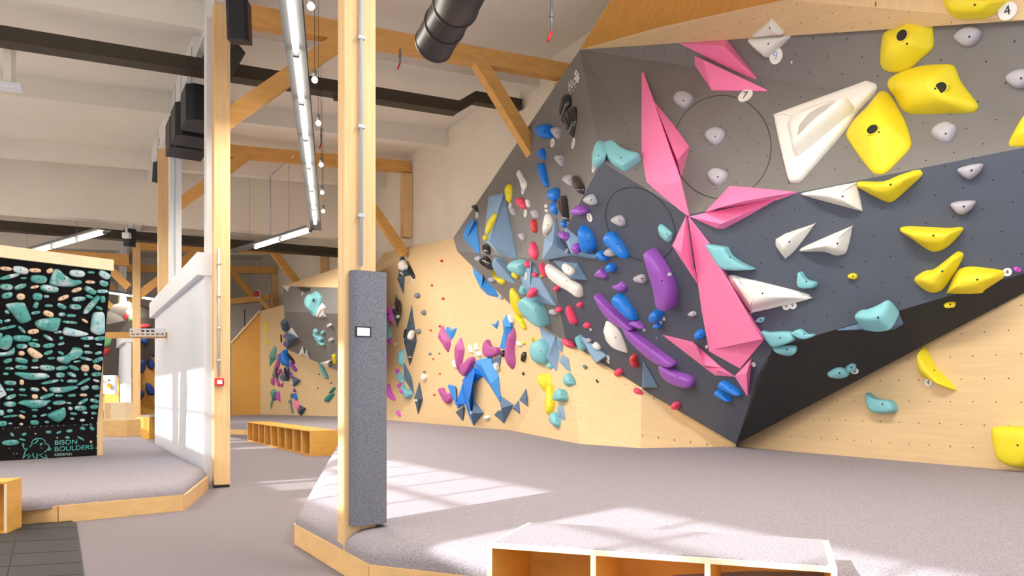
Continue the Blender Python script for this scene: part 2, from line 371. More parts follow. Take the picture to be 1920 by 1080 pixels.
# the far stretch behind the pillar
def bt(i, py): b = Vector((WB[i].x, WB[i].y, .3)); return [b, top_at(b, py)]
q = bt(7, 474) + bt(8, 560) + bt(9, 560) + [Vector(atT(530, 776, 4.28))*1] 
w530 = atZ(530, 775.5, .52); q = bt(7, 474) + bt(8, 600) + bt(9, 600) + [Vector((w530.x, w530.y, .3)), top_at(w530, 572)] + bt(10, 583)
facets('far_panels', q, [[0, 2, 3, 1], [2, 4, 5, 3], [4, 6, 7, 5], [6, 8, 9, 7]], M_wood_p, ply)
b10 = Vector((WB[10].x, WB[10].y, .3)); b11 = Vector((WB[11].x, WB[11].y, .3))
rp = [b10, b11, top_at(b11, 643), top_at(b10, 583)]
facets('shaded_return', rp, [[0, 1, 2, 3]], M_plain_p, ply, thick=Vector((.05, .1, 0)))  # shaded side of the plywood, shade put into the panel colour
beam('return_edge', rp[2], rp[3], .1, .05, M_edge, ply)
# upper plywood band and leaning ceiling panels, their shade put into an amber colour
a_ = T(1087, 93, 4.2)
up = [a_, T(1240, 50, 4.1), T(1470, 0, 4.05), T(1900, -95, 4.2), T(2150, -120, 4.5), T(2080, 27, 4.6), T(1920, 38, 4.5)]
facets('upper_panels', up, [[0, 1, 2, 6], [2, 3, 4, 5, 6]], M_wood_p, ply, .3)
am = [a_, T(1146, -2, 3.6), T(1260, -170, 2.9), T(1950, -420, 2.6), T(1900, -95, 4.2), T(1470, 0, 4.05), T(1240, 50, 4.1)]
facets('shaded_header', am, [[0, 1, 2, 6], [2, 5, 6], [2, 3, 4, 5]], M_plain_p, ply)
# charcoal overhang
ov = empty('climbing_overhang', RT(-3, 4.6, .5), 'huge faceted charcoal climbing overhang with shaded lower faces, coming to a point at the mat', 'climbing overhang')
E_T = T(1380, 833, 4.85)
R2 = T(2080, 465, 4.9)
def pl3(px, py, a, b, c_):
    nn = (b-a).cross(c_-a).normalized(); r = ray(px, py); return CAM + r*((a-CAM).dot(nn)/r.dot(nn))
_n, _p = T(1029, 488, 4.3), T(1449, 653, 4.2); MP = (_n, _p, E_T)
_r = pl3(1290, 402, *MP); _m = pl3(1128, 303, *MP)
O = dict(a=a_, b=T(850, 446, 4.85), c=T(857, 471, 4.85), d=T(958, 572, 4.9), k=pl3(1062, 642, *MP), k2=pl3(1200, 728, *MP), e=E_T,
         m=_m, n=_n, r=_r, p=_p, r2=R2, u=pl3(2080, 245, _r, _p, R2), tr=T(2080, 27, 4.6), q=pl3(1422, 702, *MP))
def fo(name, faces, m, rot=0.0):
    keys = list(O); pts = [O[x] for x in keys]; return facets(name, pts, [[keys.index(x) for x in f.split()] for f in faces], m, ov, rot)
fo('left_face', ['a b c n', 'a n m'], M_dark_p, .2)
fo('lower_left_face', ['c d n', 'n d k'], M_under_p if False else M_dark_p, .5)
fo('lower_middle_face', ['m n k k2 e q p r'], M_shade_p, .1)
fo('right_face', ['r p u', 'p r2 u'], M_shade_p, -.12)
fo('upper_face', ['a m r', 'a r u tr'], M_dark_p, -.15)
fo('underside', ['p q e', 'p e r2'], M_under_p, .4)
# closing skirts back to the wall so the block has depth
sk = []
for x, y in (('a', 'b'), ('b', 'c'), ('c', 'd'), ('a', 'tr')):
    s_, t_ = O[x], O[y]; bx = D2*.35; sk.append(mesh_obj('side_skirt', [s_, t_, t_+bx, s_+bx], [(0, 1, 2, 3)], M_edge, ov))
# plane changes shown as thin scored rings (removable round panels)
def ring_line(px, py, rx, ry, m, parent, name='round_panel_joint', n=56, skip=None):
    pr = []
    for k in range(n):
        a = 2*math.pi*k/n; x, y = px+rx*math.cos(a), py+ry*math.sin(a); h = cast(x, y)
        if h: pr.append(h[0] + h[1]*.004)
    if len(pr) > 8: tube(name, pr + [pr[0]], .003, m, parent, 5, caps=False)
def cast(px, py, trees=None):
    d = ray(px, py).normalized(); best = None
    for t in (trees or SURF):
        loc, nn, i, dist = t.ray_cast(CAM, d)
        if loc is not None and (best is None or dist < best[2]):
            if nn.dot(d) > 0: nn = -nn
            best = (loc, nn, dist)
    return best
# far overhang left of the pillar
fo_ = empty('climbing_overhang', RT(15, 4, .6), 'smaller charcoal climbing overhang far behind the grey padded pillar', 'climbing overhang')
Q = [T(530.6, 536, 3.7), T(556, 537, 3.75), T(690, 541, 3.95), T(690, 590, 3.9), T(550, 585, 3.7), T(532.6, 584, 3.65), T(537.5, 655, 4.25), T(690, 719, 4.5)]
facets('upper_face', Q, [[0, 1, 4, 5], [1, 2, 3, 4]], M_dark_p, fo_); facets('lower_face', Q, [[5, 4, 6], [4, 3, 7, 6]], M_dark_p, fo_, .3)
facets('top_panel', [Q[0], Q[2], T(690, 484, 4.4)], [[0, 1, 2]], M_wood_p, ply)
mesh_obj('side_skirt', [Q[0], Q[5], Q[5]+D2*.8, Q[0]+D2*.8], [(0, 1, 2, 3)], M_edge, fo_); mesh_obj('side_skirt', [Q[5], Q[6], Q[6]+D2*.4, Q[5]+D2*.9], [(0, 1, 2, 3)], M_edge, fo_)
# ---------------------------------------------------------------- black training board on the left
BR = Vector((-5.85, 10.7, .24)); BU = Vector((.76, .91, 0)).normalized(); BN = Vector((BU.y, -BU.x, 0)); BL = BR - BU*2.1
bd = empty('training_board', BR - BU*1.0, 'tall black overhanging training board covered with teal and wooden holds', 'training board')
k0, k1 = BL, BR; z1, z2 = UP*.46, UP*2.56; lean = BN*.46
facets('kick_panel', [k0, k1, k1+z1, k0+z1], [[0, 1, 2, 3]], mat('matt black board', (24, 20, 20), .8, spec=.15, noise=.15), bd, thick=-BN*.05)
facets('main_panel', [k0+z1, k1+z1, k1+z2+lean, k0+z2+lean], [[0, 1, 2, 3]], mat('matt black panel', (12, 10, 12), .75, spec=.15, noise=.2), bd, thick=-BN*.04)
tb = k0+z2+lean; mesh_obj('top_board', boxv(tb-BN*.06+UP*.005, BU*2.12, BN*.1, UP*.15), CUBE, M_pale, bd, bevel=.004)
mesh_obj('side_post', boxv(BR-BN*.12+UP*-.0, BU*.08, BN*.12, UP*2.5), CUBE, M_glulam, bd)
mesh_obj('side_post', boxv(BL-BN*.12, -BU*.08, BN*.12, UP*2.5), CUBE, M_glulam, bd)
BT = [SURF[-2], SURF[-1]]
def led(px, py, r=.006): pass
# writing and the bison mark on the kick panel
M_tealpaint = mat('teal paint', (92, 184, 176), .5, noise=.04)
M_whitep = mat('white print', (240, 240, 240), .5, noise=0)
def on(px, py, trees, lift=.004):
    h = cast(px, py, trees); return (h[0]+h[1]*lift, h[1]) if h else None
def b7(x, y): return (x/9.6, 780+y/9.6)
def board_text(s, x0, y0, x1, y1, hpx, m, name, lift=.004):
    (p0, nn), (p1, _) = on(*b7(x0, y0), BT), on(*b7(x1, y1), BT); right = (p1-p0); w = right.length; right.normalize(); upv = nn.cross(right).normalized()
    if upv.z < 0: upv = -upv
    o = text_mesh(name, s, m, bd, p0, right, upv, 1.0, align='LEFT'); xs = [v.co.dot(right) for v in o.data.vertices]; ys = [v.co.dot(upv) for v in o.data.vertices]
    hgt = hpx/9.6/F*p0.y; sx = w/(max(xs)-min(xs)); sy = hgt/(max(ys)-min(ys)); x0_ = min(xs); yc = (max(ys)+min(ys))/2
    for v in o.data.vertices:
        a, b = v.co.dot(right), v.co.dot(upv); v.co = right*((a-x0_)*sx) + upv*((b-yc)*sy) + nn*.001
    return o
for d_ in (0, .0012, -.0012):
    pass
board_text('BISON', 985, 480, 1385, 462, 82, M_tealpaint, 'lettering')
board_text('BOULDERS', 982, 597, 1675, 553, 84, M_tealpaint, 'lettering')
board_text('KØDBYEN', 982, 695, 1290, 685, 44, mat('pale teal paint', (150, 190, 186), .5), 'lettering')
def stroke(pts, r, m, parent, name, f, trees):
    P_ = [on(*f(x, y), trees) for x, y in pts]; P_ = [p[0] for p in P_ if p]
    if len(P_) > 1: return tube(name, P_, r, m, parent, 5, radii=[r*(.55+.45*math.sin(math.pi*(i+.3)/(len(P_)-.4))) for i in range(len(P_))])
for s_ in [[(395, 490), (412, 540), (440, 598), (480, 590), (500, 575)], [(415, 490), (432, 520), (410, 550)], [(530, 560), (555, 530), (575, 510)], [(480, 605), (450, 640), (430, 700), (405, 765), (470, 705), (540, 690)],
           [(500, 765), (520, 735), (555, 712)], [(590, 665), (592, 710), (610, 750)], [(625, 740), (655, 775), (668, 720), (665, 670)], [(690, 705), (730, 695), (762, 680)], [(725, 715), (770, 745), (850, 755), (825, 710), (820, 690)],
           [(600, 425), (660, 402), (740, 403), (800, 440), (818, 480)], [(560, 490), (590, 440), (650, 415), (690, 430), (660, 470), (620, 495), (570, 500)], [(715, 520), (735, 490), (760, 485), (740, 510), (735, 535)], [(745, 570), (748, 590)],
           [(790, 500), (850, 505), (888, 545), (870, 590), (820, 635), (785, 655)], [(915, 575), (920, 600), (890, 618), (860, 612), (880, 590), (905, 575)], [(640, 460), (670, 440), (650, 475)]]:
    stroke(s_, .006, M_tealpaint, bd, 'bison_outline', b7, BT)
board_text('LAB', 1478, 160, 1585, 155, 26, mat('pale teal paint', (150, 190, 186), .5), 'small_mark')
def b7dot(x, y):
    h = on(*b7(x, y), BT, .003)
    return h
stroke([(1605, 155), (1632, 135), (1655, 155), (1632, 172), (1608, 158)], .005, M_tealpaint, bd, 'small_mark', b7, BT)
scr = []
for x, y in [(55, 225), (268, 215), (320, 208), (532, 197), (620, 197), (738, 186), (838, 186), (942, 178), (1045, 176), (1147, 167), (1348, 157), (1746, 137), (1737, 355), (1730, 577), (245, 678), (302, 674), (166, 578)]:
    h = b7dot(x, y)
    if h: mesh_obj('screw_head', [h[0] + BU*math.cos(a)*.005 + UP*math.sin(a)*.005 + BN*z for z in (-.002, .001) for a in [i*math.pi/3 for i in range(6)]], [tuple(range(6)), tuple(range(6, 12))] + [(i, (i+1) % 6, 6+(i+1) % 6, 6+i) for i in range(6)], M_whitep, bd)
# ---------------------------------------------------------------- shelf benches
def cubby(name, label, o, u, L, v, D, H, n, m_in, top_m=None, th=.02, inset_top=.03):
    """open-front plywood bench: o = front bottom left, u along the front, v into depth"""
    r = empty(name, o, label, 'shelf bench')
    box('bottom_board', o, u*L, v*D, UP*th, m_in, r); box('top_board', o+UP*(H-th), u*L, v*D, UP*th, M_edge if top_m else m_in, r, bevel=.002)
    box('back_board', o+v*(D-th)+UP*th, u*L, v*th, UP*(H-2*th), m_in, r)
    for i in range(n+1):
        p = o + u*(L-th)*i/n
        nm = 'side_board' if i in (0, n) else 'divider'
        box(nm, p+UP*th, u*th, v*(D-th*1.0), UP*(H-2*th), m_in, r)
        box('edge_strip', p+UP*th-v*.003, u*th, v*.003, UP*(H-2*th), M_edge, r)
    if top_m: box('carpet_top', o+UP*H+u*inset_top+v*.012, u*(L-2*inset_top), v*(D-.03), UP*.006, top_m, r)
    return r
fl = atZ(914, 1018, .46); frr = atZ(1570, 1064, .46); u = (frr-fl); L = u.length; u.normalize(); v = Vector((-u.y, u.x, 0))
cubby('shelf_bench', 'plywood shelf bench with carpeted top standing in the foreground', V2(fl), u, L, v, .56, .46, 3, M_plydark, M_matc, .022)
nr = V2(atZ(581.7, 855.7, 0)); fr_ = V2(atZ(464, 826.7, 0)); u = (nr-fr_); L = u.length; u.normalize(); v = Vector((-u.y, u.x, 0))
cubby('shelf_bench', 'long plywood shelf bench with nine compartments in the aisle behind the pillar', fr_, u, L, v, .5, .46, 9, M_plydark, None, .02)
p = Vector((-3.98, 5.95, 0)); u = Vector((.97, .24, 0)).normalized(); v = Vector((-u.y, u.x, 0))
p = atZ(13, 1003, 0); 
cubby('shelf_bench', 'plywood shelf bench cut off by the left edge of the picture', V2(p)-u*1.3, u, 1.3, v, .3, .42, 3, M_plydark, None, .02)
# ---------------------------------------------------------------- foreground pillar with felt sleeve
pl = empty('timber_pillar', Vector((-1.05, 4.67, 0)), 'tall foreground spruce pillar standing at the platform corner', 'pillar')
pc = V2(atZ(646, 1077, 0)); wv = D2*.2; dv = D1*.13
for i in (0, 1):
    box('lamella', pc + D2*(.1*i)+D2*(.002*i), D2*.098, D1*.13, UP*6.0, M_glulam, pl)
box('core', pc + D2*.01+D1*.004, D2*.18, D1*.12, UP*6.0, M_glulam, pl)
cdp = pc + D2*.1 - D1*.02
co = empty('conduit_pipe', Vector((cdp.x, cdp.y, 2.0)), 'light grey conduit pipe running up the foreground pillar', 'pipe')
tube('pipe', [cdp+UP*1.9, cdp+UP*6], .011, M_conduit, co, 8)
for z in (2.2, 2.75, 3.3, 3.85): mesh_obj('clip', boxv(cdp+UP*z-D2*.02-D1*.014, D2*.04, D1*.03, UP*.02), CUBE, M_conduit, co)
fs_o = empty('felt_sleeve', pc + D2*.12 + UP*.2, 'blue grey felt padding sleeve wrapped round the foreground pillar', 'padding')
def rrect(c, ax, ay, w, d, r, n=5):
    out = []
    for sx, sy, a0 in ((1, 1, 0), (-1, 1, 90), (-1, -1, 180), (1, -1, 270)):
        for i in range(n+1):
            a = math.radians(a0+90*i/n); out.append(c + ax*(sx*(w/2-r)+r*math.cos(a)) + ay*(sy*(d/2-r)+r*math.sin(a)))
    return out
sc = pc + D2*.145 + D1*.055; R0 = rrect(sc, D2, D1, .235, .24, .045); nR = len(R0)
vs = [p + UP*z for z in (.30, 1.865) for p in R0]
o = mesh_obj('sleeve', vs, [(i, (i+1) % nR, nR+(i+1) % nR, nR+i) for i in range(nR)] + [tuple(range(nR)), tuple(range(nR, 2*nR))], M_felt, fs_o)
for p_ in o.data.polygons: p_.use_smooth = len(p_.vertices) == 4
md = o.modifiers.new('e', 'EDGE_SPLIT'); md.split_angle = math.radians(50)
wp = atY(681, 622, (pc + D2*.12).y - .08)
hh = BVHTree.FromPolygons([tuple(v) for v in vs], [(i, (i+1) % nR, nR+(i+1) % nR, nR+i) for i in range(nR)])
hw, nw, _, _ = hh.ray_cast(CAM, ray(681, 622).normalized()); 
if nw.dot(ray(681, 622)) > 0: nw = -nw
rx = UP.cross(nw).normalized()
box('socket_frame', hw - rx*.05 - UP*.032 - nw*.004, rx*.1, UP*.064, nw*.008, M_black, fs_o); box('socket_plate', hw - rx*.04 - UP*.026 + nw*.004, rx*.08, UP*.05, nw*.004, M_white, fs_o)
# ---------------------------------------------------------------- duct
du = empty('ventilation_duct', atY(840, 60, 6.1), 'large black round ventilation duct coming down from the top of the picture', 'duct')
M_duct = mat('black spiral duct', (46, 42, 42), .38, noise=.12, scale=2, stretch=(1, 1, 12))
dp = [atY(814, 82, 6.5), atY(834, 46, 6.25), atY(855, 8, 5.95), atY(872, -30, 5.6), atY(895, -95, 5.2), atY(960, -230, 4.8)]
tube('pipe', dp[:3], .166, M_duct, du, 28, caps=False); tube('elbow', dp[2:], .178, M_duct, du, 28, caps=False)
tube('inner_lining', [dp[0]*1.0, dp[1]], .155, M_black, du, 28)
for i, rr in ((0, .17), (1, .175), (2, .186)):
    d_ = (dp[i+1]-dp[i]).normalized(); tube('collar', [dp[i]-d_*.012, dp[i]+d_*.012], rr, M_duct, du, 28)
# ---------------------------------------------------------------- strip lights
def strip(name, label, pts, zt, tube_len=1.2, w=.2, bulbs=None, bulb_side=1, em=M_tube, light=62):
    a, b = pts; r = empty(name, a, label, 'strip light'); d = (b-a); L = d.length; d.normalize(); s_ = UP.cross(d).normalized()
    mesh_obj('cable_tray', boxv(a - s_*w/2, s_*w, d*L, UP*.012), CUBE, M_zinc, r)
    for sg in (-1, 1): mesh_obj('tray_rim', boxv(a + s_*sg*w/2, s_*.006, d*L, UP*.05), CUBE, M_zinc, r)
    n = int(L/(tube_len+.07))
    for i in range(n):
        p = a + d*(i*(tube_len+.07)+.05) - UP*.045
        tube('lit_tube', [p, p+d*tube_len*.98], .03, em, r, 10)
        mesh_obj('tube_cap', boxv(p-d*.05-s_*.03-UP*.03, s_*.06, d*.05, UP*.06), CUBE, M_zinc, r)
    for k in range(max(2, n//2)):
        p = a + d*(L*(k+.5)/max(2, n//2)); tube('hanger', [p, Vector((p.x, p.y, ceil_z((p-P0).dot(D2))))], .004, M_zinc, r, 5)
    al = bpy.data.lights.new('tube_light', 'AREA'); al.shape = 'RECTANGLE'; al.size = .1; al.size_y = L; al.energy = light*n; al.color = (1, .93, .82)
    lo = bpy.data.objects.new('tube_light', al); COL.objects.link(lo); lo.parent = r; lo.location = (a+b)/2 - UP*.1 - r.location
    z = Vector((0, 0, 1)); lo.rotation_euler = Matrix((s_.cross(UP)*0+s_, d, s_.cross(d))).transposed().to_euler()
    if (lo.rotation_euler.to_matrix() @ Vector((0, 0, -1))).z > 0: lo.rotation_euler = Matrix((-s_, d, (-s_).cross(d))).transposed().to_euler()
    return r
s1a, s1b = atZ(541, -40, 4.5), atZ(593, 432, 4.5)
s1 = strip('strip_light', 'long hanging strip light row running down the hall beside the nearest timber frame', (s1a, s1b), 4.5)
for i, (x, y) in enumerate([(583, 12), (590, 150), (597, 231), (602, 309), (604, 361), (606, 396)]):  # bright reflections beside the tray, modelled as glowing bulbs on wires
    p = atZ(x, y, 4.42); l_ = empty('reflection_bulb', p, 'small glowing reflection bulb beside the long strip light, %s' % ['nearest the top edge of the picture', 'second from the top', 'third from the top', 'fourth from the top', 'second from the bottom', 'lowest of the row'][i], 'reflection bulb', 'reflection bulbs beside the strip light')
    vs, fs = [], []
    bm = bmesh.new(); bmesh.ops.create_icosphere(bm, subdivisions=2, radius=.032); me = bpy.data.meshes.new('bulb'); bm.to_mesh(me); bm.free(); me.materials.append(M_bulb)
    ob = bpy.data.objects.new('bulb', me); link(ob, l_)
    tube('socket', [p+UP*.03, p+UP*.1], .022, M_zinc, l_, 8); tube('wire', [p+UP*.1, p+UP*1.5], .003, M_black, l_, 5)
strip('strip_light', 'hanging strip light slanting down left in front of the far timber frames', (atZ(583, 428, 4.5), atZ(436, 474, 4.5)), 4.5)
strip('strip_light', 'hanging double strip light above the black training board', (atZ(197, 432, 4.5), atZ(-60, 505, 4.5)), 4.5, w=.26)
strip('strip_light', 'far horizontal strip light seen beyond the training board', (atY(203, 546, 24), atY(300, 560, 22.5)), 4.2)
strip('strip_light', 'added unseen strip light row over the near left part of the hall, outside the picture', (RT(-7, -4.2, 4.6), RT(1.5, -4.2, 4.6)), 4.5, light=60)  # unseen row added to brighten the left of the hall
strip('strip_light', 'added unseen strip light row deeper along the left side of the hall, outside the picture', (RT(3, -4.6, 4.6), RT(12, -4.6, 4.6)), 4.5, light=34)  # second unseen row, added for more light on half wall and board
strip('strip_light', 'added unseen strip light row over the big mat near the camera, outside the picture', (RT(-8.5, 1.6, 4.9), RT(-5.2, 1.6, 4.9)), 4.5, light=110)  # unseen row added to brighten the near mat from above
# ---------------------------------------------------------------- loudspeakers
def speaker(label, c, yaw, w, h, d, tilt=0, wire=1.2, roll=0):
    r = empty('loudspeaker', c, label, 'loudspeaker')
    R = (Matrix.Rotation(yaw, 3, 'Z') @ Matrix.Rotation(tilt, 3, 'X') @ Matrix.Rotation(roll, 3, 'Y'))
    x, y, z = R @ Vector((1, 0, 0)), R @ Vector((0, 1, 0)), R @ Vector((0, 0, 1))
    ch = w*.16; prof = [(-w/2, d/2), (-w/2, -d/2+ch), (-w/2+ch, -d/2), (w/2-ch, -d/2), (w/2, -d/2+ch), (w/2, d/2)]
    vs = [c + x*a + y*b + z*k for k in (-h/2, h/2) for a, b in prof]
    mesh_obj('cabinet', vs, [tuple(range(6)), tuple(range(6, 12))] + [(i, (i+1) % 6, 6+(i+1) % 6, 6+i) for i in range(6)], M_spk, r, bevel=.006)
    g = c - y*(d/2+.004); mesh_obj('grille', boxv(g - x*(w/2-ch*1.1) - z*(h/2-.02), x*(w-2.2*ch), z*(h-.04), y*.006), CUBE, M_black, r)
    for sx in (-1, 1):
        q = c + x*sx*w*.3 + z*h/2; tube('suspension_wire', [q, q+UP*wire], .004, M_zinc, r, 5)
    return r
speaker('slim black loudspeaker hanging in front of the nearest timber frame', atY(448, 41, 8.4), .15, .23, .42, .26, .18, .8)
speaker('black loudspeaker tilted on edge behind the nearest post', atY(414, 108, 9.9), -.5, .34, .5, .3, .2, .7, .9)
speaker('large black box loudspeaker, front one of three hanging by the white column', Vector((-4.34, 10.7, 5.12)), .55, .54, .5, .55, .0, .6)
speaker('large black box loudspeaker, middle one of the hanging three', Vector((-4.84, 11.5, 5.18)), .55, .54, .5, .55, 0, .6)
speaker('large black box loudspeaker, rear and lowest-looking of the hanging three', Vector((-5.26, 12.25, 5.24)), .55, .54, .5, .6, 0, .6)
speaker('small black loudspeaker left of the second timber post', atY(300, 324, 14.6), .9, .2, .38, .2, .1, .8)
speaker('tiny black loudspeaker on the third timber post under the downstand wall', atY(244, 446, 17.2), .9, .2, .4, .2, .1, .6)
# ---------------------------------------------------------------- small wall and ceiling fittings
def pipe(label, pts, r=.012, m=M_conduit, name='conduit_pipe', clips=3):
    o = empty(name, pts[0], label, 'pipe'); tube('pipe', pts, r, m, o, 8)
    for i in range(clips):
        a, b = pts[0], pts[-1]; q = a + (b-a)*(i+.5)/clips
        if len(pts) == 2: tube('clip', [q-(b-a).normalized()*.012, q+(b-a).normalized()*.012], r*1.7, m, o, 8)
    return o
fp = RT(-.02, .02, 0)
pipe('light grey conduit pipe on the nearest post above the red call point', [fp+UP*1.32, fp+UP*2.85], .014, clips=4)
fa = empty('fire_call_point', fp+UP*1.24, 'small red fire call point on the nearest timber post', 'fire alarm button')
box('housing', fp+UP*1.21-D2*.05-D1*.05, D2*.1, D1*.055, UP*.09, M_red, fa, bevel=.004); box('button', fp+UP*1.232-D2*.028-D1*.056, D2*.056, D1*.008, UP*.046, M_white, fa)
def wallpt(px, py): return atT(px, py, 5.12)
pipe('thin conduit running along the downstand wall at the right', [atY(507, 330, 17.0), atY(507, 448, 17.0)], .015)
pipe('sloping conduit under the ceiling right of the strip light', [atY(507, 330, 17.0), atY(550, 292, 15.5)], .015)
pipe('grey conduit pipe on the ceiling and downstand wall at the far left', [atT(0, 205, -2.75), RT(8.7, -2.9, 5.9), RT(8.7, -2.9, 4.75)], .02, clips=0)
for x, y0, y1, yy, lb in ((1034, 0, 60, 6.3, 'thin pipe with a red sprinkler tip hanging top right'), (750, 92, 118, 9.5, 'short pipe with a red sprinkler tip beside the duct'), (602, 240, 270, 13, 'short sprinkler pipe right of the strip light')):
    a = atY(x, y0, yy); b = atY(x, y1, yy); o = pipe(lb, [b, a], .012, M_zinc, 'sprinkler_pipe', 1)
    tube('sprinkler_tip', [b, b-UP*.05+Vector((-.03, 0, -.03))], .012, M_red, o, 8)
sx = empty('smoke_detector_box', atY(12, 153, 9.5), 'flat white detector box on the ceiling at the left edge', 'detector')
q = atY(-6, 160, 9.5); box('housing', q, Vector((.24, .1, 0)), Vector((-.08, .16, 0)), UP*.07, M_white, sx, bevel=.008); box('mount', q+Vector((.04, .06, .07)), Vector((.1, 0, 0)), Vector((0, .1, 0)), UP*.5, M_plaster, sx)
cc = empty('security_camera', atY(233, 437, 17), 'white security camera above the third timber post', 'security camera')
q = atY(228, 446, 17); box('housing', q, Vector((.16, 0, 0)), Vector((0, .2, 0)), UP*.13, M_white, cc, bevel=.02); box('mount', q+Vector((.05, .05, .13)), Vector((.05, 0, 0)), Vector((0, .05, 0)), UP*.12, M_white, cc)
q = atY(476, 556, 26); bc = empty('alarm_beacon', q, 'small red alarm beacon on the far wall', 'alarm beacon'); box('lens', q, Vector((.16, 0, 0)), Vector((0, .1, 0)), UP*.2, M_red, bc, bevel=.02); box('mount', q+Vector((-.02, .1, -.03)), Vector((.2, 0, 0)), Vector((0, .05, 0)), UP*.26, M_white, bc)
# rail with cable tray between the board and the half wall
rl = empty('timber_rail', atY(262, 628, 12.6), 'horizontal timber rail between the training board and the white half wall', 'rail')
a, b = atY(188, 628.5, 12.6), atY(327, 628.5, 12.6); beam('rail', a, b, .06, .1, M_glubeam, rl)
q = atY(323, 672, 12.55); box('bracket', q, Vector((.03, 0, 0)), Vector((0, .03, 0)), UP*.36, M_zinc, rl)
ct = empty('cable_tray', atY(275, 625, 12.5), 'white slotted cable tray lying on the timber rail', 'cable tray')
q = atY(243, 631, 12.5)
for zz in (0, .055, .11): box('tray_side', q+UP*zz, Vector((.57, 0, 0)), Vector((0, .02, 0)), UP*.022, M_white, ct)
for i in range(8): box('tray_rung', q+Vector((.57*i/7-.008*(i == 7), .002, 0)), Vector((.02, 0, 0)), Vector((0, .016, 0)), UP*.13, M_white, ct)
# control box, cabinets beyond the board
q = atY(193, 739, 14.5); cb = empty('control_box', q, 'white control box with an orange dial beyond the training board', 'control box')
box('housing', q, Vector((.22, 0, 0)), Vector((0, .12, 0)), UP*.36, M_white, cb, bevel=.006)
qc = atY(205, 724, 14.48); dd = [qc + Vector((math.cos(i*math.pi/8)*.045, z, math.sin(i*math.pi/8)*.045)) for z in (0, -.02) for i in range(16)]
mesh_obj('dial', dd, [tuple(range(16)), tuple(range(16, 32))] + [(i, (i+1) % 16, 16+(i+1) % 16, 16+i) for i in range(16)], mat('orange plastic', (240, 170, 50), .4), cb)
box('switch', atY(203, 714, 14.5)-Vector((0, .01, 0)), Vector((.03, 0, 0)), Vector((0, .012, 0)), UP*.025, M_black, cb)
q = Vector((atY(191, 787, 15.5).x, 15.5, .25)); st = empty('plywood_step', q, 'plywood plinth with a smaller box on top beyond the training board', 'plywood box')
box('plinth', q, Vector((.5, 0, 0)), Vector((.0, .6, 0)), UP*.33, M_ply, st); box('plinth_top', q+UP*.33, Vector((.5, 0, 0)), Vector((.0, .6, 0)), UP*.02, M_edge, st)
q2 = q+UP*.35+Vector((0.02, .05, 0)); c2 = empty('plywood_box', q2, 'small pale plywood box standing on the plinth behind the board', 'plywood box'); box('carcass', q2, Vector((.42, 0, 0)), Vector((0, .4, 0)), UP*.35, M_pale, c2)
for i in range(3): box('divider', q2+Vector((.03+.04*i, -.005, .01)), Vector((.012, 0, 0)), Vector((0, .006, 0)), UP*.33, M_plydark, c2)
box('back_partition', Vector((atY(196, 780, 17).x, 17, 0)), Vector((.32, 0, 0)), Vector((0, .05, 0)), UP*1.5, M_plydark, st)
q = Vector((atY(257, 800, 19).x, 19, 0)); b3 = empty('plywood_box', q, 'low plywood box right of the third timber post', 'plywood box'); box('carcass', q, Vector((.3, 0, 0)), Vector((0, .6, 0)), UP*.55, M_plydark, b3); box('seat_top', q+Vector((0, .1, .55)), Vector((.75, 0, 0)), Vector((0, 1.5, 0)), UP*.05, M_carpet, b3)
# far climbing wall in the next hall
fw = empty('climbing_wall', atY(245, 790, 24), 'far charcoal and amber climbing wall glimpsed beside the third timber post', 'climbing wall')
FQ = [atY(150, 620, 24), atY(205, 583, 24), atY(213, 571, 24), atY(242, 565, 23.5), atY(281, 577, 24), atY(300, 590, 24.5), atY(300, 650, 24.5), atY(256, 700, 24), atY(235, 720, 24), atY(150, 740, 24), atY(240, 600, 23.2)]
facets('charcoal_face', FQ, [[0, 1, 10, 9], [1, 2, 3, 10], [3, 4, 5, 10], [5, 6, 7, 10], [7, 8, 9, 10]], mat('far charcoal', (84, 78, 74), .6), fw)
facets('amber_face', [atY(300, 640, 24.7), atY(300, 775, 24.7), atY(150, 790, 24.3), atY(150, 715, 24.3), atY(256, 697, 24.2)], [[0, 1, 2, 3, 4]], M_plain_p, fw)
# far grey wall and low door frame at the end of the right aisle
dg = empty('partition', atY(462, 770, 27), 'grey partition with a small timber portal at the end of the hall', 'partition')
def yrect(name, x0, y0, x1, y1, y, th, m, parent):
    a, b = atY(x0, y1, y), atY(x1, y0, y); return box(name, a, Vector((b.x-a.x, 0, 0)), Vector((0, th, 0)), UP*(b.z-a.z), m, parent)
yrect('panel', 424, 565, 492, 782, 27.0, .1, mat('grey partition', (176, 170, 164), .7), dg)
for x in (458, 487): yrect('panel_joint', x, 580, x+1, 770, 26.97, .03, M_black, dg)
beam('portal_beam', atY(432, 566, 26.6), atY(506, 557, 26.6), .15, .2, M_glubeam, dg); yrect('portal_post', 506, 553, 512, 590, 26.6, .15, M_glubeam, dg); beam('portal_brace', atY(488, 562, 26.5), atY(506, 582, 26.5), .12, .14, M_glubeam, dg)
